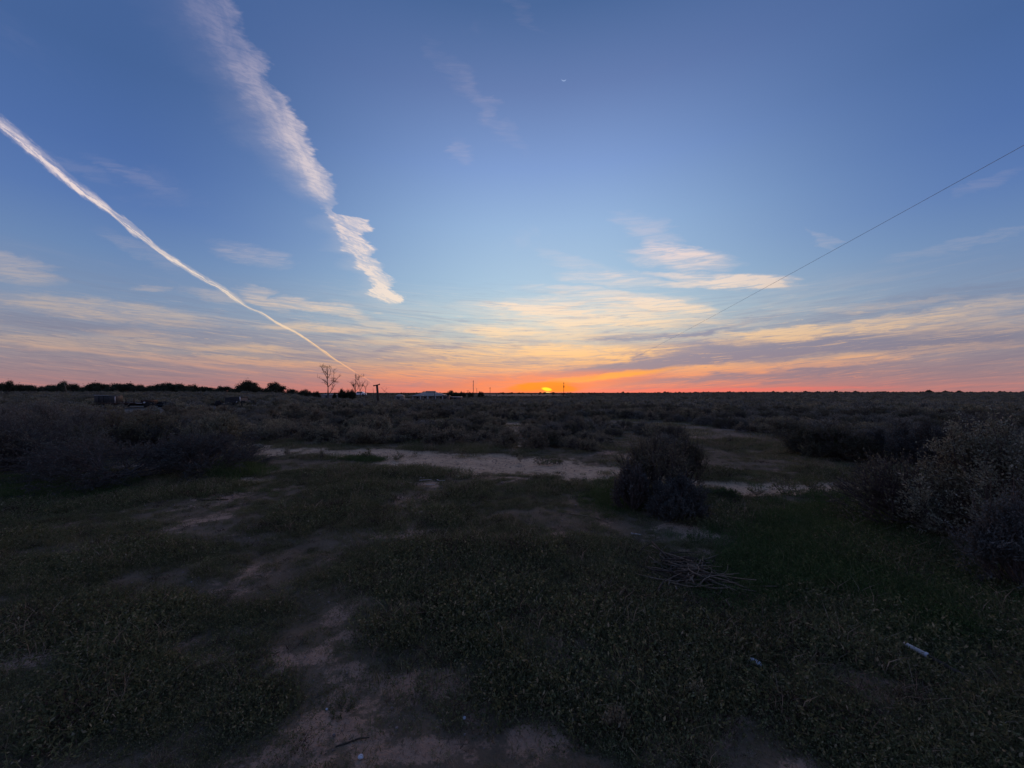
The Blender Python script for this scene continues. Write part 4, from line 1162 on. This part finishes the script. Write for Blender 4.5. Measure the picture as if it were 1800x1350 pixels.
bare_tree(1590, 750, 100, [
    ([(1592, 752), (1560, 715), (1512, 690)], .8), ([(1512, 690), (1480, 650), (1462, 612)], .45), ([(1512, 690), (1540, 650), (1552, 628)], .4), ([(1500, 700), (1515, 680), (1520, 660)], .3)], .10,
    'small crooked dead tree leaning left, right of the broken pole', seed=9, twigs=14)
bare_tree(1280, 740, 85, [([(1282, 745), (1275, 680), (1268, 610)], .8), ([(1275, 690), (1285, 660), (1280, 640)], .3)], .05,
    'thin bare sapling left of the broken pole', seed=10, twigs=4)

# ================================================================== poles, masts, wire
def box_mesh(name, boxes, m, bevel=0.0):
    v, f_ = merge([(*boxv(*b_), 0) for b_ in boxes])
    me = mesh_np(name, v, f_, [M[m]])
    if bevel:
        import bmesh
        bm = bmesh.new(); bm.from_mesh(me); bmesh.ops.bevel(bm, geom=bm.edges[:], offset=bevel, segments=1, affect='EDGES'); bm.to_mesh(me); bm.free()
    return me
Y_ = 55; X_ = (550 + 1372 / 12 - 900) / 680 * Y_; z0 = tz(X_, Y_)
o = thing('broken_pole', (X_, Y_, z0), 'short leaning wooden post with a tilted crossarm like a T', 'pole')
k = Y_ / 680
top = np.array([-20 / 12 * k, 0, EYE + (60 - 572 / 12) * k - z0]); mid_ = top * .5 + np.array([.05, 0, 0])
link(tube_mesh('post', [([(0.03, 0, -.1), mid_, top], [.19, .16, .15])], 'pole'), 'post', o)
a = np.array([(1275 - 1372) / 12 * k, -.02, EYE + (60 - 580 / 12) * k - z0]); b_ = np.array([(1412 - 1372) / 12 * k, .02, EYE + (60 - 548 / 12) * k - z0])
link(tube_mesh('crossarm', [([a, (a + b_) / 2, b_], [.085, .09, .085])], 'pole'), 'crossarm', o)
for q in (a * .93 + b_ * .07, a * .07 + b_ * .93):
    link(tube_mesh('insulator', [([q, q + np.array([0, 0, .10]), q + np.array([0, 0, .14])], [.05, .055, .03])], 'trim'), 'insulator', o)

FP = ((991 - 900) / 680 * 234, 234.0); fz = tz(*FP)
o = thing('power_pole', (*FP, fz), 'distant wooden power pole right of the setting sun, carrying the wire', 'pole')
ft = EYE + 6.3 - fz
link(tube_mesh('post', [([(0, 0, -.2), (0, 0, ft)], [.17, .12])], 'pole'), 'post', o)
link(box_mesh('crossarm', [(-.6, .6, -.06, .06, ft - .75, ft - .62)], 'pole'), 'crossarm', o)
link(box_mesh('transformer', [(-.28, .28, -.45, -.13, ft - 3.3, ft - 2.1)], 'trim', .04), 'transformer', o)
# wire: one long sagging span to a pole behind the viewer
yy = np.concatenate([[-60, -45, -30, -15, -5, 0, 5, 8], np.linspace(10, 60, 40), np.linspace(66, 234, 30)])
s_ = yy - 10
wz = EYE + 6.38 - .0472 * s_ + .0002065 * s_ * s_
wx = 12.4 + .0808 * yy
link_ = link(tube_mesh('power_line_wire', [(np.stack([wx, yy, wz], 1), .0068)], 'wire'), 'power_line_wire')
tag(link_, 'single thin overhead wire sagging from the upper right edge to the far pole', 'wire')
# thin mast with guy wires, and a lesser pole
def mast(gx, gtop, dist, label, rad, guy=False, arm=False):
    X_ = (gx - 900) / 680 * dist; z0 = tz(X_, dist); h = EYE + (690 - gtop) / 680 * dist - z0
    o = thing('mast' if guy else 'power_pole', (X_, dist, z0 - .1), label, 'mast' if guy else 'pole')
    link(tube_mesh('post', [([(0, 0, 0), (0, 0, h)], [rad, rad * .8])], 'trim' if guy else 'pole'), 'post', o)
    if guy:
        for a_ in (20, 140, 260):
            link(tube_mesh('guy_wire', [([(0, 0, h * .8), (math.cos(R(a_)) * h * .45, math.sin(R(a_)) * h * .45, 0)], .03)], 'wire'), 'guy_wire', o)
        link(box_mesh('antenna', [(-.5, .5, -.04, .04, h * .93, h * .95)], 'trim'), 'antenna', o)
    if arm:
        link(box_mesh('crossarm', [(-1.0, 1.0, -.08, .08, h * .9, h * .9 + .16)], 'pole'), 'crossarm', o)
mast(832, 668.5, 420, 'tall thin radio mast right of the farmhouse, tallest of the posts', .34, guy=True)
mast(838, 682, 420, 'short thin post at the right foot of the radio mast', .2)
mast(861.5, 680.5, 330, 'pole with a small crossarm between the radio mast and the sun', .2, arm=True)
mast(822.5, 686, 300, 'very short post left of the radio mast', .2, arm=True)
mast(763.5, 687.5, 160, 'thin dark pole standing right in front of the farmhouse', .12)

# ================================================================== farm buildings
def hip_roof(w, d, z0, zr, ridge, ov=.5):
    v = np.array([(-w / 2 - ov, -d / 2 - ov, z0), (w / 2 + ov, -d / 2 - ov, z0), (w / 2 + ov, d / 2 + ov, z0), (-w / 2 - ov, d / 2 + ov, z0), (-ridge / 2, 0, zr), (ridge / 2, 0, zr),
                  (-w / 2 - ov, -d / 2 - ov, z0 - .15), (w / 2 + ov, -d / 2 - ov, z0 - .15), (w / 2 + ov, d / 2 + ov, z0 - .15), (-w / 2 - ov, d / 2 + ov, z0 - .15)])
    q = np.array([(0, 1, 5, 4), (2, 3, 4, 5), (6, 7, 1, 0), (7, 8, 2, 1), (8, 9, 3, 2), (9, 6, 0, 3), (9, 8, 7, 6)]); t_ = np.array([(1, 2, 5), (3, 0, 4)])
    return mesh_np('roof', v, [(q, 0), (t_, 0)], [M['iron']])
D = 175.0; k = D / 680
X_ = (757 - 900) * k; z0 = tz(X_, D)
zt = lambda gy: EYE + (690 - gy) * k - z0
H = thing('farmhouse', (X_, D, z0), 'pale farmhouse with a broad hipped iron roof in the middle distance', 'house')
W = 64 * k
link(box_mesh('wall', [(-W / 2 + .6, W / 2 - 1.0, -4, 4, -.3, zt(696.4))], 'wall'), 'wall', H)
rf = link(hip_roof(W * .86, 9.5, zt(695.6), zt(689.0), W * .30), 'roof', H)
link(box_mesh('ridge_vent', [(-W * .13, W * .13, -.9, .9, zt(690.2), zt(687.2))], 'iron', .05), 'ridge_vent', rf)
for sx, x0, x1 in (('l', -W / 2 - .3, -W / 2 + 3.2), ('r', W / 2 - 3.2, W / 2 + .3)):
    link(box_mesh('verandah_roof', [(x0, x1, -5.6, 4, zt(696.2), zt(695.5))], 'iron'), 'verandah_roof', H)
for i in range(5):
    xa = -W / 2 + 1.6 + i * (W - 3.4) / 4
    link(box_mesh('verandah_post', [(xa - .07, xa + .07, -5.5, -5.36, -.2, zt(696.0))], 'white'), 'verandah_post', H)
for i, xa in enumerate((-5.0, -1.6, 2.6, 5.2)):
    fr = link(box_mesh('window', [(xa - .6, xa + .6, -4.06, -4.0, zt(700.2), zt(697.4))], 'white'), 'window', H)
    link(box_mesh('pane', [(xa - .5, xa + .5, -4.09, -4.062, zt(700.0), zt(697.6))], 'glass'), 'pane', fr)
link(box_mesh('door', [(.2, 1.1, -4.06, -4.0, -.2, zt(697.5))], 'brownwall'), 'door', H)

def shed(gx0, gx1, gtop, geave, D, label, wallm='wall', roofm='iron', depth=5.0, flat=False, cat='shed', name='shed'):
    k = D / 680; X_ = ((gx0 + gx1) / 2 - 900) * k; z0 = tz(X_, D); W = (gx1 - gx0) * k
    o = thing(name, (X_, D, z0), label, cat)
    zt_ = lambda gy: EYE + (690 - gy) * k - z0
    link(box_mesh('wall', [(-W / 2 + .2, W / 2 - .2, -depth / 2 + .2, depth / 2 - .2, -.2, zt_(geave) - .02)], wallm), 'wall', o)
    if flat:
        link(box_mesh('roof', [(-W / 2, W / 2, -depth / 2, depth / 2, zt_(geave), zt_(gtop))], roofm), 'roof', o)
    else:
        e, r_ = zt_(geave), zt_(gtop)
        v = np.array([(-W / 2, -depth / 2, e), (W / 2, -depth / 2, e), (W / 2, depth / 2, e), (-W / 2, depth / 2, e), (-W * .18, 0, r_), (W * .18, 0, r_)])
        link(mesh_np('roof', v, [(np.array([(0, 1, 5, 4), (2, 3, 4, 5), (3, 2, 1, 0)]), 0), (np.array([(1, 2, 5), (3, 0, 4)]), 0)], [M[roofm]]), 'roof', o)
    link(box_mesh('door', [(-.6, .6, -depth / 2 + .12, -depth / 2 + .2, -.1, zt_(geave) - .25)], 'trim'), 'door', o)
    return o
shed(563, 597, 692.3, 694.2, 150, 'long low shed with a pale iron roof behind the tall bare tree')
shed(696, 710, 693.2, 696.6, 160, 'small shed with a pointed pale roof left of the farmhouse')
shed(779, 790, 694.6, 696.0, 172, 'brown annex with a flat roof against the right end of the farmhouse', 'brownwall', 'trim', flat=True)
shed(791, 812, 697.2, 698.2, 180, 'long low open shed with a pale flat roof right of the farmhouse', 'brownwall', 'palesteel', flat=True)
# white car glimpsed between the dead stems
k = 130 / 680; X_ = (633 - 900) * k; z0 = tz(X_, 130)
CZ = EYE - (695.8 - 690) * k - z0       # sits on a rise of ground
o = thing('parked_car', (X_, 130, max(CZ, 0) + z0 if CZ > 0 else z0), 'white vehicle roof glimpsed low behind the dead stems', 'car')
pr = [(-1.9, .35), (-1.9, .8), (-1.6, .95), (-1.1, 1.0), (-.75, 1.42), (.9, 1.45), (1.35, 1.02), (1.85, .98), (1.95, .6), (1.95, .35)]
v = np.array([(a_, s__, c_) for s__ in (-.8, .8) for a_, c_ in pr]); m_ = len(pr)
q = np.array([(i, (i + 1) % m_, (i + 1) % m_ + m_, i + m_) for i in range(m_)])
me = bpy.data.meshes.new('body'); me.from_pydata([tuple(p) for p in v], [], [tuple(map(int, r_)) for r_ in q] + [tuple(range(m_))[::-1], tuple(range(m_, 2 * m_))]); me.materials.append(M['white'])
link(me, 'body', o)
for s__ in (-.81, .805):
    link(box_mesh('side_window', [(-.75, .1, s__, s__ + .006, 1.03, 1.34)], 'glass'), 'side_window', o)
    link(box_mesh('side_window', [(.17, .95, s__, s__ + .006, 1.03, 1.34)], 'glass'), 'side_window', o)
wh = tube_mesh('wheel', [([(0, -.1, 0), (0, .1, 0)], .32)], 'tyre')
for a_ in (-1.2, 1.25):
    for s__ in (-.74, .74): link(wh, 'wheel', o, (a_, s__, .32))

# ================================================================== derelict machines in the scrub
def wheel_me(r_, w_, m='tyre'):
    return tube_mesh('wheel', [([(0, -w_ / 2, 0), (0, -w_ / 2 + .04, 0), (0, w_ / 2 - .04, 0), (0, w_ / 2, 0)], [r_ * .9, r_, r_, r_ * .9])], m)
Y_ = 39.5; k = Y_ / 680
X_ = (230 - 900) * k; z0 = tz(X_, Y_)
zt = lambda gy: EYE + (690 - gy) * k - z0
T = thing('farm_trailer', (X_, Y_, z0), 'dark low flatbed trailer lying in the scrub on the left', 'trailer')
xx = lambda gx: (gx - 230) * k
link(box_mesh('bed', [(xx(186), xx(266), -.9, .9, zt(709.5), zt(707.6))], 'rust', .02), 'bed', T)
link(box_mesh('chassis_rail', [(xx(192), xx(266), -.55, -.45, zt(713), zt(709.55))], 'blacksteel'), 'chassis_rail', T)
link(box_mesh('chassis_rail', [(xx(192), xx(266), .45, .55, zt(713), zt(709.55))], 'blacksteel'), 'chassis_rail', T)
link(box_mesh('edge_strip', [(xx(254), xx(265), -.93, -.905, zt(708.9), zt(708.2))], 'palesteel'), 'edge_strip', T)
for gx in (201, 211, 270, 279): link(wheel_me(.32, .20), 'wheel', T, (xx(gx), -.75, .30))
for gx in (201, 211, 270, 279): link(wheel_me(.32, .20), 'wheel', T, (xx(gx), .75, .30))
link(tube_mesh('mudguard', [([(xx(279) + math.cos(R(a_)) * .40, -.75, .32 + math.sin(R(a_)) * .40) for a_ in range(10, 171, 20)], .03)], 'rust'), 'mudguard', T)
link(box_mesh('headboard', [(xx(262), xx(263.5), -.9, .9, zt(707.6), zt(703))], 'rust'), 'headboard', T)
for gx, gt in ((217.3, 697), (236, 699), (250, 700)):
    link(box_mesh('stake', [(xx(gx) - .025, xx(gx) + .025, -.88, -.83, zt(707.6), zt(gt))], 'palesteel' if gx < 220 else 'rust'), 'stake', T)
link(tube_mesh('drawbar', [([(xx(266), -.4, zt(711)), (xx(288), 0, zt(713))], .05), ([(xx(266), .4, zt(711)), (xx(288), 0, zt(713))], .05)], 'blacksteel'), 'drawbar', T)
link(tube_mesh('lamp', [([(xx(268.5), -.95, zt(707.3)), (xx(268.5), -.88, zt(707.3))], .09)], 'palesteel'), 'lamp', T)
B_ = thing('water_tank', (X_, Y_, z0), 'grey box-shaped tank with a pale top edge on the left end of the trailer', 'tank')
link(box_mesh('body', [(xx(179), xx(203.5), -.75, .75, zt(707.5), zt(695.2))], 'tank', .03), 'body', B_)
link(box_mesh('top_rim', [(xx(180), xx(203), -.79, -.70, zt(695.2), zt(694.6))], 'palesteel'), 'top_rim', B_)
for gx in (187, 195): link(box_mesh('rib', [(xx(gx) - .03, xx(gx) + .03, -.79, -.752, zt(707), zt(695.8))], 'tank'), 'rib', B_)

Y_ = 41.0; k = Y_ / 680; X_ = (418 - 900) * k; z0 = tz(X_, Y_); xx = lambda gx: (gx - 418) * k
U = thing('wrecked_truck', (X_, Y_, z0), 'derelict low truck with an open cab frame in the scrub, left of centre', 'truck')
link(box_mesh('tray', [(xx(386), xx(424), -.8, .8, zt(712.6), zt(709.4))], 'blacksteel', .03), 'tray', U)
v = [(xx(404), .7, .6), (xx(404), .7, 1.0), (xx(427), .7, 1.05), (xx(430), .7, zt(704)), (xx(436), .7, zt(705.5)), (xx(438.5), .7, zt(709)), (xx(438.5), .7, .45), (xx(404), .7, .45)]
v = [(a_, s__ * .72, c_) for s__ in (-1, 1) for a_, _, c_ in v]; m_ = 8
me = bpy.data.meshes.new('cab_body'); me.from_pydata(v, [], [(i, (i + 1) % m_, (i + 1) % m_ + m_, i + m_) for i in range(m_)] + [tuple(range(m_))[::-1], tuple(range(m_, 2 * m_))]); me.materials.append(M['tank'])
link(me, 'cab_body', U)
zr = zt(698.4)
for s__ in (-.7, .7):
    link(tube_mesh('roof_frame', [([(xx(411), s__, zt(708)), (xx(412), s__, zr), (xx(428), s__, zr), (xx(430), s__, zt(704))], .03)], 'blacksteel'), 'roof_frame', U)
link(box_mesh('roof_panel', [(xx(412), xx(428), -.7, .7, zr, zr + .05)], 'blacksteel'), 'roof_panel', U)
link(tube_mesh('windscreen_post', [([(xx(430.5), -.72, zt(704.2)), (xx(430.2), -.72, zt(697.5))], .035)], 'white'), 'windscreen_post', U)
link(tube_mesh('bent_bracket', [([(xx(424), -.76, zt(707.5)), (xx(426), -.78, zt(705.2))], .04)], 'palesteel'), 'bent_bracket', U)
link(box_mesh('bumper', [(xx(435), xx(440), -.8, .8, zt(713), zt(712.2))], 'palesteel'), 'bumper', U)
for gx in (393, 436):
    for s__ in (-.72, .72): link(wheel_me(.36, .2), 'wheel', U, (xx(gx), s__, .36))
X_ = (115 - 900) / 680 * 80
link_ = link(tube_mesh('trunk', [([(-.2, 0, 2.5), (0, 0, 1.7), (.15, 0, 1.1), (.1, 0, -.1)], [.05, .07, .08, .1])], 'stick'), 'dead_trunk', None, (X_, 80, tz(X_, 80)))
tag(link_, 'pale dead trunk in front of the ragged tree on the left', 'trunk')
